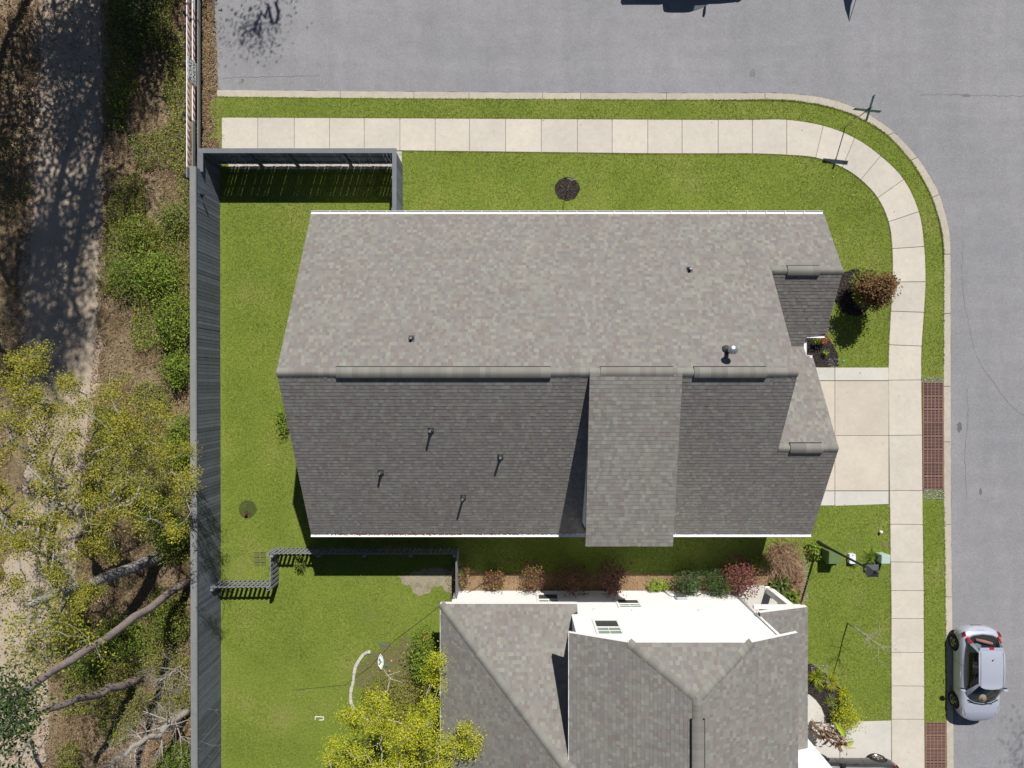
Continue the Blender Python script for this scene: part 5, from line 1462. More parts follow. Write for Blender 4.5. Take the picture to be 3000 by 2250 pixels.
link('crown', leaf_mesh('crown', clusters(tg, 300, .18, 25, .6), .066, YELLOW, seed=26), yt)
tw = [W(u, v, random.uniform(1.2, 2.4)) for u, v in [(865,1450),(822,1440),(838,1470),(870,1475),(835,1500),(845,1465)]]
w0 = W(828, 1530)
e_ = empty('sapling', w0, 'thin pale forked sapling rising above the yellow tree', 'sapling')
skeleton(None, [(w0[0],w0[1],0),(w0[0]+.02,w0[1]+.1,.5),(w0[0]+.05,w0[1]+.5,1.0)], tw, .012, 2.3, .06, 27, 5).build('trunk', MAT['bark_pale'], e_)
shrub('understory_shrub', 'olive brown low shrub under the yellow tree beside the pale edging', W(850,1520,.4), 1.5, 1.3, .7, OLIVE+[(.12,.12,.03)], 3600, .06, 71, lobes=26)
shrub('understory_shrub', 'olive low shrub at the bottom between yellow tree and neighbour wall', W(890,1600,.4), 1.3, 1.5, .8, OLIVE+[(.09,.08,.03)], 3200, .06, 72, lobes=22)

# ------------------------------------------------------------ shrubs around the houses
shrub('garden_shrub', 'glossy bright green shrub against the neighbour west wall', W(914,1418,.9), .62, 1.25, 1.5, GREEN+BRIGHT, 2600, .085, 61, lobes=18)
shrub('vine', 'small green vine climbing the picket fence corner', W(648,1215,.3), .22, .45, .55, GREEN, 260, .07, 62, cat='vine', lobes=6)
shrub('young_shrub', 'small green shrub peeping out under the west roof edge of the corner house', W(612,905,.5), .35, .5, .8, GREEN+BRIGHT, 420, .08, 63, lobes=7)
reds = [(1002,1238,.32,.62,1.0,REDS+OLIVE[:2]+GREEN[:2],330,'lanky reddish-green shrub beside the picket fence end'),
        (1068,1250,.50,.42,.8,REDS+MIXRG+OLIVE[:1],520,'low russet shrub second from the picket fence'),
        (1152,1245,.52,.62,1.3,REDS+MIXRG+OLIVE[:1],720,'taller russet shrub before the first neighbour window'),
        (1235,1250,.95,.62,1.3,REDS+MIXRG+[(.06,.05,.025),(.09,.09,.03)],1250,'wide dark red shrub shaded by the dormer, middle of the hedge'),
        (1322,1250,.62,.75,1.5,REDS+PINKS+MIXRG[2:4],1150,'dark red shrub with pink tips right of the wide one')]
for k, (u, v, rx, ry, h, pal, n, lab) in enumerate(reds):
    shrub('red_shrub', lab, W(u, v, h*.5), rx, ry, h, pal, n, .085, 80+k, 'red shrubs along the neighbour wall', lobes=14)
shrub('red_shrub', 'bushy pink-red shrub next to the dry ornamental grass', W(1598,1245,.8), .72, .85, 1.5, PINKS+REDS[:2]+MIXRG[:3], 1700, .085, 86, 'red shrubs along the neighbour wall', lobes=22)
shrub('round_shrub', 'round dark green shrub left of its twin by the neighbour wall', W(1484,1258,.6), .56, .52, 1.2, DARKG+[(.07,.11,.03)], 1900, .075, 87, 'two round dark green shrubs', lobes=16)
shrub('round_shrub', 'round dark green shrub right of its twin, next to the pink-red shrub', W(1547,1258,.6), .56, .54, 1.2, DARKG+GREEN[:1], 1900, .075, 88, 'two round dark green shrubs', lobes=16)
shrub('small_shrub', 'small bright green shrub pair by the meter box', W(1420,1262,.2), .5, .35, .5, BRIGHT, 420, .08, 89, lobes=6, airy=.3)
shrub('small_shrub', 'small lime shrub tucked between pink-red shrub and dry grass', W(1640,1215,.2), .35, .3, .5, BRIGHT, 300, .08, 90, lobes=5)
spiky('ornamental_grass', 'large tawny clump of dry ornamental grass at the hedge end', W(1690,1208,.2), .85, 620, DRY, 1, None, .013, .42, 'grass clump', 6)
spiky('ornamental_grass', 'smaller tawny grass clump below the large one', W(1712,1248,.2), .6, 260, DRY, 2, None, .012, .42, 'grass clump', 4)
shrub('leafy_plant', 'broad-leaved dark green plant beside the porch post', W(1685,1262,.2), .42, .40, .5, GREEN+DARKG, 260, .16, 91, cat='plant', lobes=8)
shrub('leafy_plant', 'broad-leaved green plant behind the porch post', W(1712,1292,.2), .40, .30, .4, GREEN, 160, .16, 92, cat='plant', lobes=6)
# plants by the boxes
shrub('box_plant', 'yellow-green leafy plant at the left of the transformer box', W(1757,1190,.2), .28, .38, .4, BRIGHT+GREEN, 200, .13, 93, cat='plant', lobes=7)
shrub('box_plant', 'lime leafy plant at the front of the transformer box', W(1795,1211,.2), .24, .22, .4, BRIGHT, 130, .13, 94, cat='plant', lobes=5)
spiky('lily_clump', 'arching green lily clump beside the mint box', W(1886,1203,.1), .52, 170, GREEN+BRIGHT, 3, None, .013, .5)
spiky('grass_tuft', 'small grass tuft under the white utility lid', W(1843,1216), .28, 60, GREEN, 4, None, .01, .5)
# front bush
fb = W(1884, 622, 1.15)
fe = shrub('front_bush', 'rounded red and green ornamental tree overhanging the sidewalk', (W(1849,640)[0], W(1849,640)[1]), .10, .10, 1.6, MIXRG, 60, .09, 95, cat='bush')
fbase = Vector((*W(1850,633)[:2], 0)); 
tgs = []
for i in range(46):
    a = random.uniform(0, 6.28); q = random.uniform(.55, 1); zz = random.uniform(0, 1)
    rr_ = .72*math.sin(math.pi*(.12+.80*zz))*q
    tgs.append((fbase.x+.9*rr_*math.cos(a), fbase.y+rr_*math.sin(a)*1.0, .55+zz*1.75))
skeleton(None, [fbase, fbase+Vector((0,0,.3)), fbase+Vector((.02,0,.7)), fbase+Vector((0,.02,1.2))], tgs, .01, 2.3, .05, 97, 6).build('trunk', MAT['bark_dark'], fe)
CL = clusters(tgs, 210, .16, 98, .8)
top_ = CL[:, 2] > 1.25+.5*np.random.default_rng(1).normal(size=len(CL))*.6
link('crown', leaf_mesh('crown', CL[top_], .095, MIXRG, seed=99), fe); link('crown', leaf_mesh('crown', CL[~top_], .095, GREEN, seed=100), fe)
# flowers in the notch bed
shrub('flower_plant', 'red-flowering plant under the porch gutter', W(1772,733,.4), .35, .22, .5, GREEN, 240, .08, 101, cat='plant', lobes=5, extra=[([(.5,.01,.05)], .05, 0, 26, .06, .6), ([(.5,.01,.05)], .22, -.1, 14, .06, .5)])
shrub('bed_plant', 'tiny light green plant alone in the black mulch bed', W(1782,760,.1), .14, .12, .2, BRIGHT, 60, .07, 102, cat='plant', lobes=4)
# sapling in its ring and the young plant in the back lawn
def sapling(label, base, tips, seed, bark='bark_pale', rt=.009):
    b = Vector(base); e_ = empty('sapling', b, label, 'sapling')
    skeleton(None, [b, b+Vector((.01,.0,.4)), b+Vector((.0,.02,.8))], tips, rt, 2.3, .03, seed, 5).build('trunk', MAT[bark], e_); return e_
s0 = T(1662,559)
sapling('thin whip sapling in the black mulch ring on the north lawn', s0, [(s0[0]+.03,s0[1]+.2,2.1),(s0[0]+.25,s0[1]-.1,1.9),(s0[0]-.12,s0[1]+.1,1.5),(s0[0]+.1,s0[1]+.1,1.2)], 103, 'bark_grey')
shrub('seedling', 'tiny red-leaved seedling in the round patch of the back lawn', W(533,1108,.1), .10, .10, .2, PINKS+REDS, 40, .07, 104, cat='plant', lobes=3)
# leafless street tree on the front lawn
t0 = W(1831, 1346)
tips = [W(u, v, z) for u, v, z in [(1848,1362,1.1),(1815,1372,1.2),(1862,1366,1.6),(1836,1385,1.8),(1880,1385,2.2),(1868,1408,2.4),(1900,1378,2.5),(1905,1392,2.6),(1925,1412,3.0),(1898,1405,2.8),(1878,1425,2.7),(1890,1440,2.9),(1872,1450,2.8),(1918,1430,3.1),(1910,1382,2.8),(1885,1375,2.6),(1840,1360,1.5),(1850,1390,2.0),(1880,1398,2.5),(1893,1400,2.6)]]
e_ = empty('street_tree', t0, 'small leafless young tree on the neighbour front lawn', 'tree')
tt = [Vector(W(1831,1346,0)), Vector(W(1832,1347,.8)), Vector(W(1833.5,1347.5,1.3)), Vector(W(1845,1358,1.9)), Vector(W(1860,1372,2.2))]
tt = [Vector((t0[0],t0[1],-.05)), Vector((t0[0],t0[1]+.02,.8)), Vector((t0[0]+.03,t0[1],1.6)), Vector((t0[0]+.02,t0[1]-.03,2.3))]
stm = MB(); rnd = random.Random(11); stm.tube(tt+[tt[-1]+Vector((.02,.02,.6))], [.032,.028,.024,.018,.008], 7)
for i in range(9):
    q = tt[1].lerp(tt[3], .25+.09*i) if i < 7 else tt[-1]+Vector((.01,.01,.2*(i-6))); an = i*2.4; fractal(stm, q, (math.cos(an)*.8, math.sin(an)*.8, .55), rnd.uniform(.5,.85), .011, 2, rnd, 3, .10)
stm.build('trunk', MAT['bark_pale'], e_, True)
# neighbour bed
for k, (u, v, L, n, pal, lab) in enumerate([(1764,1462,.52,190,GREEN+YELLOW[:2],'arching green grass clump at the top of the neighbour bed'),(1793,1474,.50,190,YELLOW[2:]+OLIVE,'golden green spiky clump right of the solar lamp'),(1795,1515,.40,110,[(.25,.27,.10),(.16,.22,.04)],'variegated spiky plant low in the neighbour bed'),(1822,1495,.34,90,YELLOW,'small yellow spiky plant at the lawn edge of the bed'),(1770,1488,.25,50,GREEN,'short green tuft beside the dry leaf litter')]):
    spiky('spiky_plant', lab, W(u, v, .1), L, n, pal, 10+k, 'spiky plants of the neighbour bed', .014, .45)
shrub('lime_shrub', 'feathery lime-yellow shrub at the corner of the neighbour driveway', W(1826,1552,.4), .62, .58, .8, YELLOW+[(.2,.28,.02)], 1900, .06, 110, lobes=16)
shrub('lime_shrub', 'narrow lime shrub strip above the feathery one', W(1826,1518,.3), .28, .42, .5, YELLOW+GREEN[2:], 600, .06, 111, lobes=7)
c = T(2415,1989); sl = empty('solar_lamp', c, 'small solar garden lamp with blue panel in the neighbour bed', 'lamp')
mb = MB(); mb.tube([(c[0],c[1],0),(c[0],c[1],.3)], .012, 6); mb.build('stake', MAT['black'], sl)
mb = MB(); mb.box(c[0]-.07, c[0]+.07, c[1]-.05, c[1]+.05, .3, .325); mb.build('panel', plain('solar_panel', (.16,.19,.30), .2), sl, bevel=.006)
# dead banana plant: dry husk stem with torn leaves and two green leaves
bn = empty('banana_plant', W(1760,1580), 'withered banana plant with torn brown leaves and two green ones by the driveway', 'plant')
bb = Vector((*W(1752,1560)[:2], 0)); tipz = Vector(W(1822,1603,2.2)); V = []; Fc = []; C = []; r = random.Random(4)
for q in range(2):
    off = Vector((0, -.35*q, 0)); mb = MB(); pts = [bb+off, bb+off+Vector((.05,.02,.7)), (bb+off).lerp(tipz, .6), tipz+off*.2]; mb.tube(pts, [.09,.075,.05,.02], 8); mb.build('stem', MAT['husk'], bn, True)
for i in range(150):
    p = bb.lerp(tipz, r.uniform(.15, 1.05)) + Vector((r.gauss(0,.16), r.gauss(-.12,.16), r.gauss(0,.1))); d = Vector((r.gauss(.5,.6), r.gauss(-.4,.5), r.gauss(-.2,.4))).normalized(); s_ = d.cross(Vector((r.gauss(0,1), r.gauss(0,1), r.gauss(0,1)))).normalized()*r.uniform(.012,.05); l = r.uniform(.15,.45)
    n0 = len(V); V += [tuple(p-s_), tuple(p+s_), tuple(p+d*l*.6+s_*1.2+Vector((0,0,.04))), tuple(p+d*l*.6-s_*1.1), tuple(p+d*l-Vector((0,0,.05)))]; Fc += [(n0,n0+1,n0+2),(n0,n0+2,n0+3),(n0+3,n0+2,n0+4)]; C += [np.array(r.choice(DRY))*r.uniform(.7,1.25)]*3
link('torn_leaf', mesh_np('torn_leaf', V, Fc, MAT['leaf'], np.array(C)), bn)['kind'] = 'stuff'
def big_leaf(p0, p1, wd, sag):
    a = Vector(p0); b = Vector(p1); d = (b-a); L = d.length; d.normalize(); s_ = d.cross(Vector((0,0,1))).normalized(); mb = MB(); k = 8; rows = []
    for i in range(k+1):
        t = i/k; p = a.lerp(b, t)+Vector((0,0,sag*math.sin(math.pi*t))); w_ = wd*math.sin(math.pi*(.06+.92*t))**.7
        rows.append((p+s_*w_+Vector((0,0,.05)), p, p-s_*w_+Vector((0,0,.05))))
    for A_, B_ in zip(rows[:-1], rows[1:]):
        mb.poly([A_[0],A_[1],B_[1],B_[0]]); mb.poly([A_[1],A_[2],B_[2],B_[1]])
    return mb.build('green_leaf', MAT['banana'], bn, True)
big_leaf(W(1803,1559,1.5), W(1826,1592,1.9), .10, .15); big_leaf(W(1812,1606,1.9), W(1844,1600,1.9), .11, .12)

# ------------------------------------------------------------ woodland shrubs and ground cover
wood = [(345,585,1.1,1.0,1.2,BRIGHT+GREEN,2600,.085,'bright green shrub by the tall fence, upper of the sunny pair'),(372,690,.95,1.35,1.3,BRIGHT+GREEN,3000,.085,'bright green shrub by the tall fence, lower of the sunny pair'),(270,600,.9,1.2,1.0,GREEN,1900,.08,'mid green shrub beside the track at the sunny pair'),(300,500,1.1,.9,.8,GREEN+OLIVE[:1],1700,.075,'low shrub above the sunny pair'),(380,470,.8,.8,.7,GREEN,1200,.075,'small shrub close to the fence corner'),(385,800,.6,1.0,1.0,BRIGHT+GREEN,1500,.085,'light green shrub at the fence beside the olive crown'),(390,950,.6,1.3,1.1,BRIGHT+GREEN,1900,.085,'light green shrub under the oak edge by the fence'),(372,1150,.9,1.0,1.0,GREEN+BRIGHT[:1],2000,.08,'green shrub at the fence above the pine foot'),(330,1100,.8,.8,.7,GREEN,1300,.075,'low green shrub below the oak crown'),(265,1370,1.2,1.0,1.0,GREEN+BRIGHT[:1],2100,.08,'lime-flecked shrub between the trunks'),(370,1345,.9,1.1,1.2,[(.085,.09,.012),(.12,.115,.015)]+GREEN,2200,.08,'olive green shrub under the pine by the fence'),(150,1370,1.0,.9,.8,GREEN+OLIVE,1500,.08,'olive shrub left of the pine trunk'),(190,1430,1.0,.7,.8,GREEN,1500,.08,'shaded shrub right under the pine trunk'),(385,1640,.7,.9,.9,GREEN,1500,.08,'green shrub at the fence foot by the bottom edge'),(255,210,.5,.8,.8,GREEN,1000,.07,'shaded green shrub beside the upper track'),(300,60,1.0,1.6,.9,DARKG+GREEN[:2],2200,.075,'dark shaded thicket at the upper edge left of the barricade'),(250,920,.9,.9,.6,GREEN+OLIVE,1300,.075,'low olive shrub at the track under the oak')]
for k, (u, v, rx, ry, h, pal, n, sz, lab) in enumerate(wood):
    shrub('woodland_shrub', lab, W(u, v, h*.4), rx*.85, ry*.85, h, pal, int(n*1.1), sz*1.05, 120+k, 'woodland shrubs beside the tall fence', lobes=26, airy=-.45)
for k, (u, v, rx, ry, lab) in enumerate([(262,270,.75,.6,'grey dead brush heap beside the upper track'),(325,330,.55,.5,'grey dead brush between track and barricade'),(372,335,.6,.7,'straw-coloured dead brush near the fence corner'),(245,335,.5,.4,'tangled brown twigs at the track edge'),(395,300,.4,.5,'small dry brush by the barricade foot')]):
    c = W(u, v); e_ = empty('dead_brush', (c[0], c[1], -.07), lab, 'brush', 'dead brush heaps near the barricade')
    bmk = MB(); rnd = random.Random(140+k)
    for _ in range(16):
        an = rnd.uniform(0, 6.28); fractal(bmk, (c[0]+rnd.gauss(0,rx*.25), c[1]+rnd.gauss(0,ry*.25), -.07), (math.cos(an)*.8, math.sin(an)*.8, rnd.uniform(.15,.8)), rnd.uniform(.5,.95)*rx*1.1, .009, 2, rnd, 3, .14)
    bmk.build('twigs', plain('dry_twig_%d' % k, (.27,.215,.15), .9, var=.3), e_)

def scatter(P2212, n, seed):
    q = in_poly_pts(P2212, n, seed); k = H/FD
    return np.stack([(q[:, 0]-1106)*k, (829.5-q[:, 1])*k], 1)
def clumpy(XY, seed, scale=.9, thr=.0):
    """keep points where a sum of sines is high: patchy cover"""
    r = np.random.default_rng(seed); f = np.zeros(len(XY))
    for i in range(14):
        a = r.uniform(0, 6.28); w_ = r.uniform(.5, 3.2)*scale; f += np.sin(w_*(XY[:, 0]*math.cos(a)+XY[:, 1]*math.sin(a))+r.uniform(0, 6.28))/math.sqrt(w_)
    return XY[f > thr]
strip_ = [(232,-20),(400,-20),(412,330),(412,1700),(120,1700),(150,1400),(175,1250),(180,1080),(205,900),(225,700),(232,400)]
g1 = clumpy(scatter(strip_, 92000, 1), 2, 1.0, -.4)
Z = np.random.default_rng(3).gamma(2.0, .09, len(g1))-.05
o = link('ground_cover', leaf_mesh('ground_cover', np.column_stack([g1, Z]), .075, GREEN+BRIGHT+OLIVE[:3]+[(.26,.21,.10),(.30,.25,.14)], seed=4)); tag(o, 'green leafy ground cover carpeting the woodland floor by the fence', 'ground cover', kind='stuff')
l1 = np.concatenate([scatter(strip_, 22000, 5), scatter([(-60,-20),(80,-20),(85,150),(70,300),(45,550),(30,800),(20,1000),(10,1300),(-60,1700),(-160,1700),(-160,-20)], 16000, 6), scatter([(412,-20),(462,-20),(470,190),(455,205),(478,250),(480,322),(428,322),(418,200)], 5200, 7), scatter([(20,1400),(230,1300),(400,1300),(412,1700),(0,1700)], 9000, 8), scatter([(0,0),(250,0),(240,330),(0,330)], 3000, 9), scatter([(215,-20),(242,-20),(238,420),(225,760),(205,1000),(180,1000),(205,700),(222,300)], 2600, 23), scatter([(50,-20),(85,-20),(85,300),(60,600),(45,900),(20,900),(35,500)], 2600, 24)])
Z = np.random.default_rng(9).gamma(1.5, .018, len(l1))-.06
o = link('leaf_litter', leaf_mesh('leaf_litter', np.column_stack([l1, Z]), .075, LITTER, up=1.5, seed=10, jit=.3)); tag(o, 'brown fallen leaves littering the woodland floor', 'leaf litter', kind='stuff')
l2 = np.concatenate([scatter([(990,1238),(1640,1240),(1735,1220),(1738,1300),(990,1300)], 5200, 12), scatter([(955,1225),(984,1225),(984,1300),(970,1290)], 300, 13), scatter([(850,1400),(950,1400),(950,1480),(850,1480)], 500, 14)])
Z = np.random.default_rng(9).gamma(1.5, .010, len(l2))+.008
o = link('leaf_litter', leaf_mesh('leaf_litter', np.column_stack([l2, Z]), .05, LITTER+[(.30,.17,.08)], up=1.5, seed=11, jit=.3)); tag(o, 'tan straw and leaves under the hedge between the houses', 'leaf litter', kind='stuff')
# dry grass through the scrub and along the track edges
def blade_field(XY, L, pal, seed):
    r = np.random.default_rng(seed); n = len(XY); a = r.uniform(0, 6.28, n); l = L*r.uniform(.5, 1.3, n); el = r.uniform(.15, 1.2, n)
    d = np.stack([np.cos(a), np.sin(a)], 1); p = np.column_stack([XY, np.full(n, -.06)]); s_ = np.stack([-d[:, 1], d[:, 0]], 1)*.007
    m = p + np.column_stack([d*(l*.5*np.cos(el))[:, None], l*.55*np.sin(el)]); t = p + np.column_stack([d*(l*np.cos(el*.6))[:, None], l*.65*np.sin(el)])
    z3 = np.zeros((n, 1)); S3 = np.column_stack([s_, z3])
    V = np.stack([p-S3, p+S3, m+S3*.8, m-S3*.8, t], 1).reshape(-1, 3); i = np.arange(n)[:, None]*5
    Fc = np.concatenate([i+np.array([[0,1,2]]), i+np.array([[0,2,3]]), i+np.array([[3,2,4]])], 1).reshape(-1, 3)
    pal = np.array(pal); c = pal[r.integers(0, len(pal), n)]*r.uniform(.75, 1.25, (n, 1))
    return mesh_np('dry_grass', V, Fc, MAT['leaf'], np.repeat(c, 3, 0))
dg1 = np.concatenate([clumpy(scatter(strip_, 42000, 15), 16, 1.2, -.2), clumpy(scatter([(-60,-20),(85,-20),(90,200),(70,420),(50,700),(35,900),(20,1200),(-100,1200)], 12000, 17), 18, 1.1, .2), clumpy(scatter([(225,-20),(245,-20),(245,600),(225,800),(200,1000),(185,1000),(210,700)], 2600, 19), 20, 1.2, -.6), scatter([(415,-20),(462,-20),(472,200),(478,320),(430,320)], 1500, 21)])
o = link('dry_grass', blade_field(dg1, .30, DRY+[(.30,.27,.12),(.22,.22,.08),(.36,.30,.18)], 22)); tag(o, 'tan dry grass tangled through the scrub beside the track', 'dry grass', kind='stuff')
# mulch chips in the rings and beds
ch = []
for P_, n in ((ring_polys[0], 1400), (ring_polys[1], 3600), (bed_poly, 2400), (nbed_poly, 2600)):
    Q = np.array(P_); q = np.random.default_rng(len(ch)+3).uniform(Q.min(0), Q.max(0), (n*2, 2)); ch.append(q[inside(P_, q[:, 0], q[:, 1])][:n])
ch = np.concatenate(ch); ch = ch[~inside([W(u, v)[:2] for u, v in [(1690,1500),(1748,1500),(1762,1512),(1774,1528),(1780,1545),(1779,1561),(1690,1561)]], ch[:, 0], ch[:, 1])]; Z = np.random.default_rng(2).uniform(.01, .04, len(ch))
o = link('mulch_chips', leaf_mesh('mulch_chips', np.column_stack([ch, Z]), .055, [(.02,.018,.018),(.05,.042,.038),(.10,.085,.075),(.035,.028,.026),(.15,.11,.08)], up=.8, seed=12, aspect=.35)); tag(o, 'dark bark chips in the planting rings and beds', 'mulch', kind='stuff')
# gravel at the grate ends
V = []; Fc = []; C = []; r = random.Random(8)
for (u0, u1, v0, v1, n) in ((1990,2037,815,827,150),(1994,2040,1057,1078,260),(1735,1745,1200,1300,160),(1752,1790,1436,1470,130),(1760,1785,1545,1562,90),(1786,1802,700,722,70),(1788,1812,775,792,60)):
    for i in range(n):
        c = W(r.uniform(u0,u1), r.uniform(v0,v1)); s_ = r.uniform(.012,.034); n0 = len(V)
        V += [(c[0]+s_*x*r.uniform(.7,1.2), c[1]+s_*y*r.uniform(.7,1.2), .008+s_*z) for x, y, z in ((1,0,0),(0,1,0),(-1,0,0),(0,-1,0),(0,0,.8))]
        Fc += [(n0,n0+1,n0+4),(n0+1,n0+2,n0+4),(n0+2,n0+3,n0+4),(n0+3,n0,n0+4)]; C += [np.array(r.choice([(.45,.43,.40),(.3,.3,.32),(.22,.21,.2),(.36,.33,.28),(.16,.18,.25)]))]*4
o = link('gravel', mesh_np('gravel', V, Fc, MAT['gravel'], np.array(C))); tag(o, 'loose pale stones at the grate ends and bed edges', 'gravel', kind='stuff')

# ------------------------------------------------------------ grass over the lawns
r = np.random.default_rng(77)
LP = np.array(lawn_poly); lo = np.array([-13.0, -17.6]); hi = np.array([20.4, 13.4])
N0 = 430000
q = r.uniform(lo, hi, (N0, 2)); X, Y = q[:, 0], q[:, 1]
keep = inside(lawn_poly, X, Y)
for P_ in excl+house_fp: keep &= ~inside(P_, X, Y)
thin = np.ones(N0)
bc = W(925,1255); bd = np.hypot((X-bc[0])/1.15, (Y-bc[1])/.55); ib = inside(bare_poly, X, Y); thin[ib] = np.clip((bd[ib]-.55)*1.1, .03, .9); thin[inside(straw_poly, X, Y)] = .03; thin[inside(garden_poly, X, Y)] = .5; thin[inside(ring_polys[2], X, Y)] = .6
thin[X < -12.75] *= .5
gx0, gx1 = W(1991,0)[0], W(2044,0)[0]
thin[(X > gx0) & (X < gx1) & (((Y < ya) & (Y > yb)) | (Y < W(0,1559)[1]-1.2))] = 0
thin[(X > gx0) & (X < gx1) & (Y < W(0,1559)[1]) & (Y > W(0,1559)[1]-1.2)] = .35
keep &= r.uniform(0, 1, N0) < thin
q = q[keep]
# blades leaning over the slab and kerb edges
eg = []
for line in (so_, si_, ki):
    L_ = np.array([(p.x, p.y) for p in line]); k_ = r.integers(0, len(L_)-1, 5200); t_ = r.uniform(0, 1, (5200, 1))
    e0 = L_[k_]*(1-t_)+L_[k_+1]*t_+r.normal(0, .022, (5200, 2)); eg.append(e0)
eg = np.concatenate(eg); ek = (eg[:, 1] > -17.5) & ~((eg[:, 0] > 16.5) & (eg[:, 1] < W(0,790)[1]) & (eg[:, 1] > W(0,1095)[1])) & ~((eg[:, 0] > 16.4) & (eg[:, 1] < W(0,1555)[1]))
q = np.concatenate([q, eg[ek]]); n = len(q)
sb_ = 3
a = r.uniform(0, 6.28, (n, sb_)); l = r.uniform(.018, .040, (n, sb_)); lean = r.uniform(.5, 1.25, (n, sb_)); wv = r.uniform(.006, .012, (n, sb_))
bx_1 = q[:, 0][:, None]+r.normal(0, .012, (n, sb_)); by_1 = q[:, 1][:, None]+r.normal(0, .012, (n, sb_))
dx, dy = np.cos(a), np.sin(a)
v0 = np.stack([bx_1-dy*wv, by_1+dx*wv, np.full((n, sb_), .0)], -1); v1 = np.stack([bx_1+dy*wv, by_1-dx*wv, np.full((n, sb_), .0)], -1)
v2 = np.stack([bx_1+dx*l*np.sin(lean), by_1+dy*l*np.sin(lean), l*np.cos(lean)+.004], -1)
V = np.stack([v0, v1, v2], 2).reshape(-1, 3)
pal = np.array([(.15,.20,.026),(.17,.225,.03),(.19,.24,.038),(.135,.175,.026),(.23,.245,.06),(.29,.265,.12)]); pp = [.27,.28,.2,.15,.07,.03]
f = np.zeros(n)
for i in range(16):
    t = r.uniform(0, 6.28); w_ = r.uniform(.3, 5.5); f += np.sin(w_*(q[:, 0]*math.cos(t)+q[:, 1]*math.sin(t))+r.uniform(0, 6.28))/w_**.5
f = np.clip(f/np.std(f), -2, 2)
col = pal[r.choice(6, n*sb_, p=pp)]*r.uniform(.85, 1.15, (n*sb_, 1))*np.repeat(1+.12*f, sb_)[:, None]
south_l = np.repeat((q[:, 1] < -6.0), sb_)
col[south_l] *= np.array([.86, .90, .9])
dry = np.zeros(n)
for (u, v, rad) in [(1895,560,1.1),(1885,690,.8),(1290,445,1.3),(1840,1180,.9),(520,1215,.9),(1170,590,.8),(500,1240,.8),(1680,1190,.7),(1905,1240,.6),(1180,420,.7),(640,1000,.8),(540,620,.9),(1150,480,1.0),(1500,400,.9),(1880,480,.8),(800,1330,1.0),(620,1540,1.2),(1850,1290,.8),(930,370,.7)]:
    c = W(u, v); dry += np.exp(-((q[:, 0]-c[0])**2+(q[:, 1]-c[1])**2)/(.5*rad)**2)*.8
dry += .5*np.exp(-((q[:, 0]+13.0)/.22)**2)
dry = np.repeat(np.clip(dry, 0, .85), sb_)[:, None]*r.uniform(.3, 1.3, (n*sb_, 1))
col = col*(1-np.clip(dry, 0, 1))+np.array([.27,.245,.11])*np.clip(dry, 0, 1)
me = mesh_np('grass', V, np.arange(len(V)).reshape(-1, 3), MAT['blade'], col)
tag(link('grass', me), 'short mown green grass of the lawns and verge', 'grass', kind='stuff')

fl_ = np.random.default_rng(91).uniform([-13, -17], [20.3, 13.2], (1500, 2)); fk = inside(lawn_poly, fl_[:, 0], fl_[:, 1])
for P_ in house_fp: fk &= ~inside(P_, fl_[:, 0], fl_[:, 1])
fl_ = fl_[fk][:420]
o = link('fallen_leaves', leaf_mesh('fallen_leaves', np.column_stack([fl_, np.full(len(fl_), .045)]), .055, [(.45,.36,.12),(.5,.45,.25),(.35,.25,.12),(.55,.5,.35)], up=2.0, seed=92)); tag(o, 'single pale leaves dropped here and there on the lawns', 'fallen leaves', kind='stuff')
# ------------------------------------------------------------ loose things in the neighbour's back lawn
ed = empty('stone_edging', W(765,1460), 'curved row of pale edging stones round the neighbour garden patch', 'edging')
ep = catmull([W(u, v)[:2] for u, v in [(801,1407),(786,1412),(768,1440),(764,1470),(758,1495),(760,1520),(768,1533),(784,1546),(800,1556),(818,1565)]], 2)
for a, b in zip(ep[:-1], ep[1:]):
    L = (b-a).length; d = (b-a).normalized(); mb = MB(); k = random.uniform(.11,.14)
    mb.obox(a+d*.006, b-d*.006, k if a.y > W(0,1530)[1] else .08, 0, random.uniform(.07,.1)); mb.build('edging_stone', MAT['stone'], ed, bevel=.012)
c = W(823,1427); tb = empty('toy_boat', c, 'white toy boat with coloured toys in it beside the pale edging', 'toy')
mb = MB(); L = [(0,.36),(.10,.22),(.15,.02),(.13,-.16),(.03,-.36)]; out = [(x, y) for x, y in L]+[(-x*.8, y) for x, y in reversed(L[1:-1])]
Ra = [(c[0]+x*.6, c[1]+y*.8, .02) for x, y in out]; Rb = [(c[0]+x, c[1]+y, .13) for x, y in out]; Rc = [(c[0]+x*.82, c[1]+y*.88, .13) for x, y in out]; Rd = [(c[0]+x*.55, c[1]+y*.7, .05) for x, y in out]; k = len(out)
for A_, B_ in ((Ra,Rb),(Rb,Rc),(Rc,Rd)):
    for i in range(k): mb.poly([A_[i],A_[(i+1)%k],B_[(i+1)%k],B_[i]])
mb.poly(Rd); mb.poly(Ra[::-1]); mb.build('hull', MAT['signwhite'], tb)
for k, (dx, dy, mt) in enumerate([(-.04,.08,'blueplastic'),(-.03,-.06,'yellowplastic'),(.01,-.02,'greenplastic'),(-.06,-.12,'greenplastic')]):
    mb = MB(); mb.lathe([(.04,0),(.045,.05),(.01,.08)], c[0]+dx, c[1]+dy, .06, 10); mb.build('toy', MAT[mt], tb)
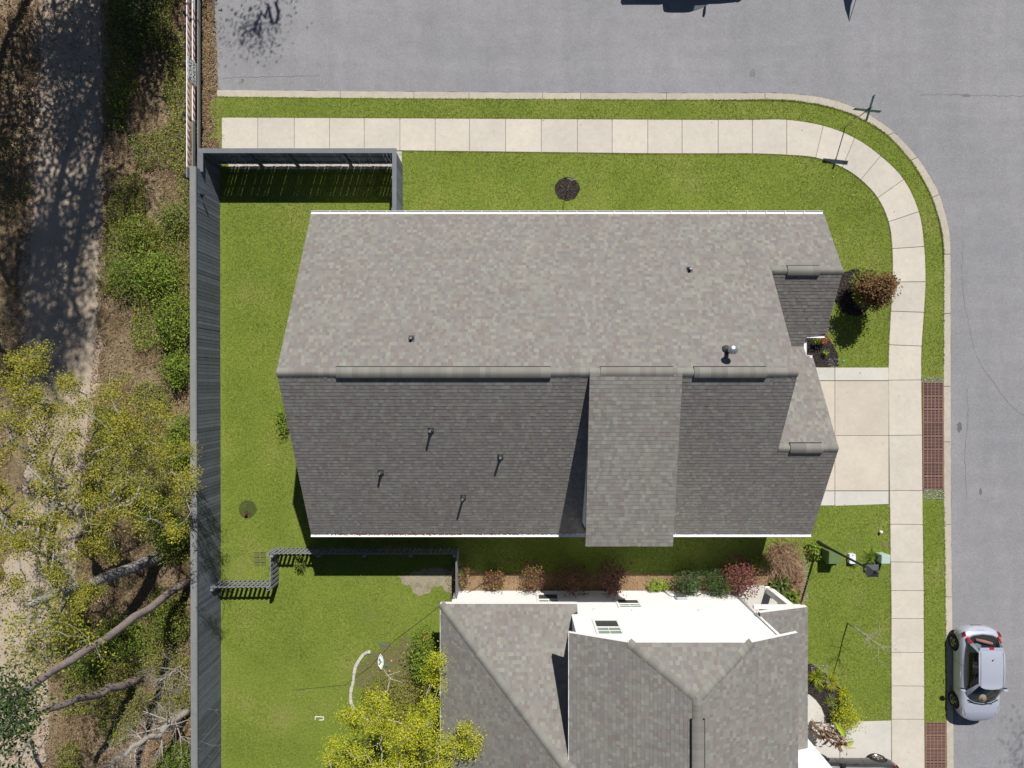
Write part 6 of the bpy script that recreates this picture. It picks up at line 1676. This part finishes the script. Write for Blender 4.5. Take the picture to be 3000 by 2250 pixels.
for k, (u, v, mt, lab) in enumerate([(846,1427,'pink','tiny pink ball right of the toy boat'),(842,1449,'pink','tiny pink ball below the toy boat'),(836,1437,'blueplastic','tiny blue ball touching the toy boat')]):
    c = W(u, v); mb = MB(); mb.lathe([(.01,0),(.04,.02),(.05,.05),(.04,.08),(.01,.1)], c[0], c[1], 0, 12); tag(mb.build('ball', MAT[mt], None, True), lab, 'ball', 'small balls round the toy boat')
c = W(690,1552); fr = empty('white_frame', c, 'small white metal frame lying on the neighbour back lawn', 'frame')
for (a, b) in (((-.18,-.04),(-.18,.09)),((-.18,.09),(.19,.08)),((.19,.08),(.19,-.05)),((.0,-.06),(.19,-.05))):
    mb = MB(); mb.tube([(c[0]+a[0],c[1]+a[1],.03),(c[0]+b[0],c[1]+b[1],.03)], .016, 6); mb.build('bar', MAT['white'], fr)
c = W(921,1373); mb = MB(); mb.lathe([(.10,0),(.14,.16),(.155,.16),(.155,.2),(.13,.2),(.10,.06)], c[0]-.02, c[1], 0, 18); tag(mb.build('flower_pot', MAT['terracotta']), 'terracotta pot half hidden by the green shrub at the neighbour wall', 'pot')
c = W(828,1392); mb = MB(); mb.tube([(c[0]-.12,c[1]+.1,.03),(c[0],c[1]-.02,.03),(c[0]+.12,c[1]-.06,.03)], .018, 6); tag(mb.build('toy_spade', MAT['blueplastic']), 'small blue and white toy spade in the grass north of the toy boat', 'toy')
mb = MB(); pts = [W(u, v, z) for u, v, z in [(640,1490,.02),(745,1480,.02),(800,1440,.04),(850,1385,.04),(910,1340,.05),(960,1300,.1),(985,1285,.4),(1000,1275,.9)]]
mb.tube([(p[0], p[1], p[2]) for p in pts], .006, 5); tag(mb.build('garden_cable', MAT['ink']), 'thin dark cable running over the neighbour lawn to the house corner', 'cable')
mb = MB(); pts = [W(u, v, .03+.25*(k % 2)) for k, (u, v) in enumerate([(990,1290),(1010,1280),(1040,1262),(1060,1255),(1095,1240),(1140,1232)])]
mb.tube(pts, .014, 5); tag(mb.build('garden_hose', MAT['ink']), 'black hose lying in the straw below the lanky shrub', 'hose')
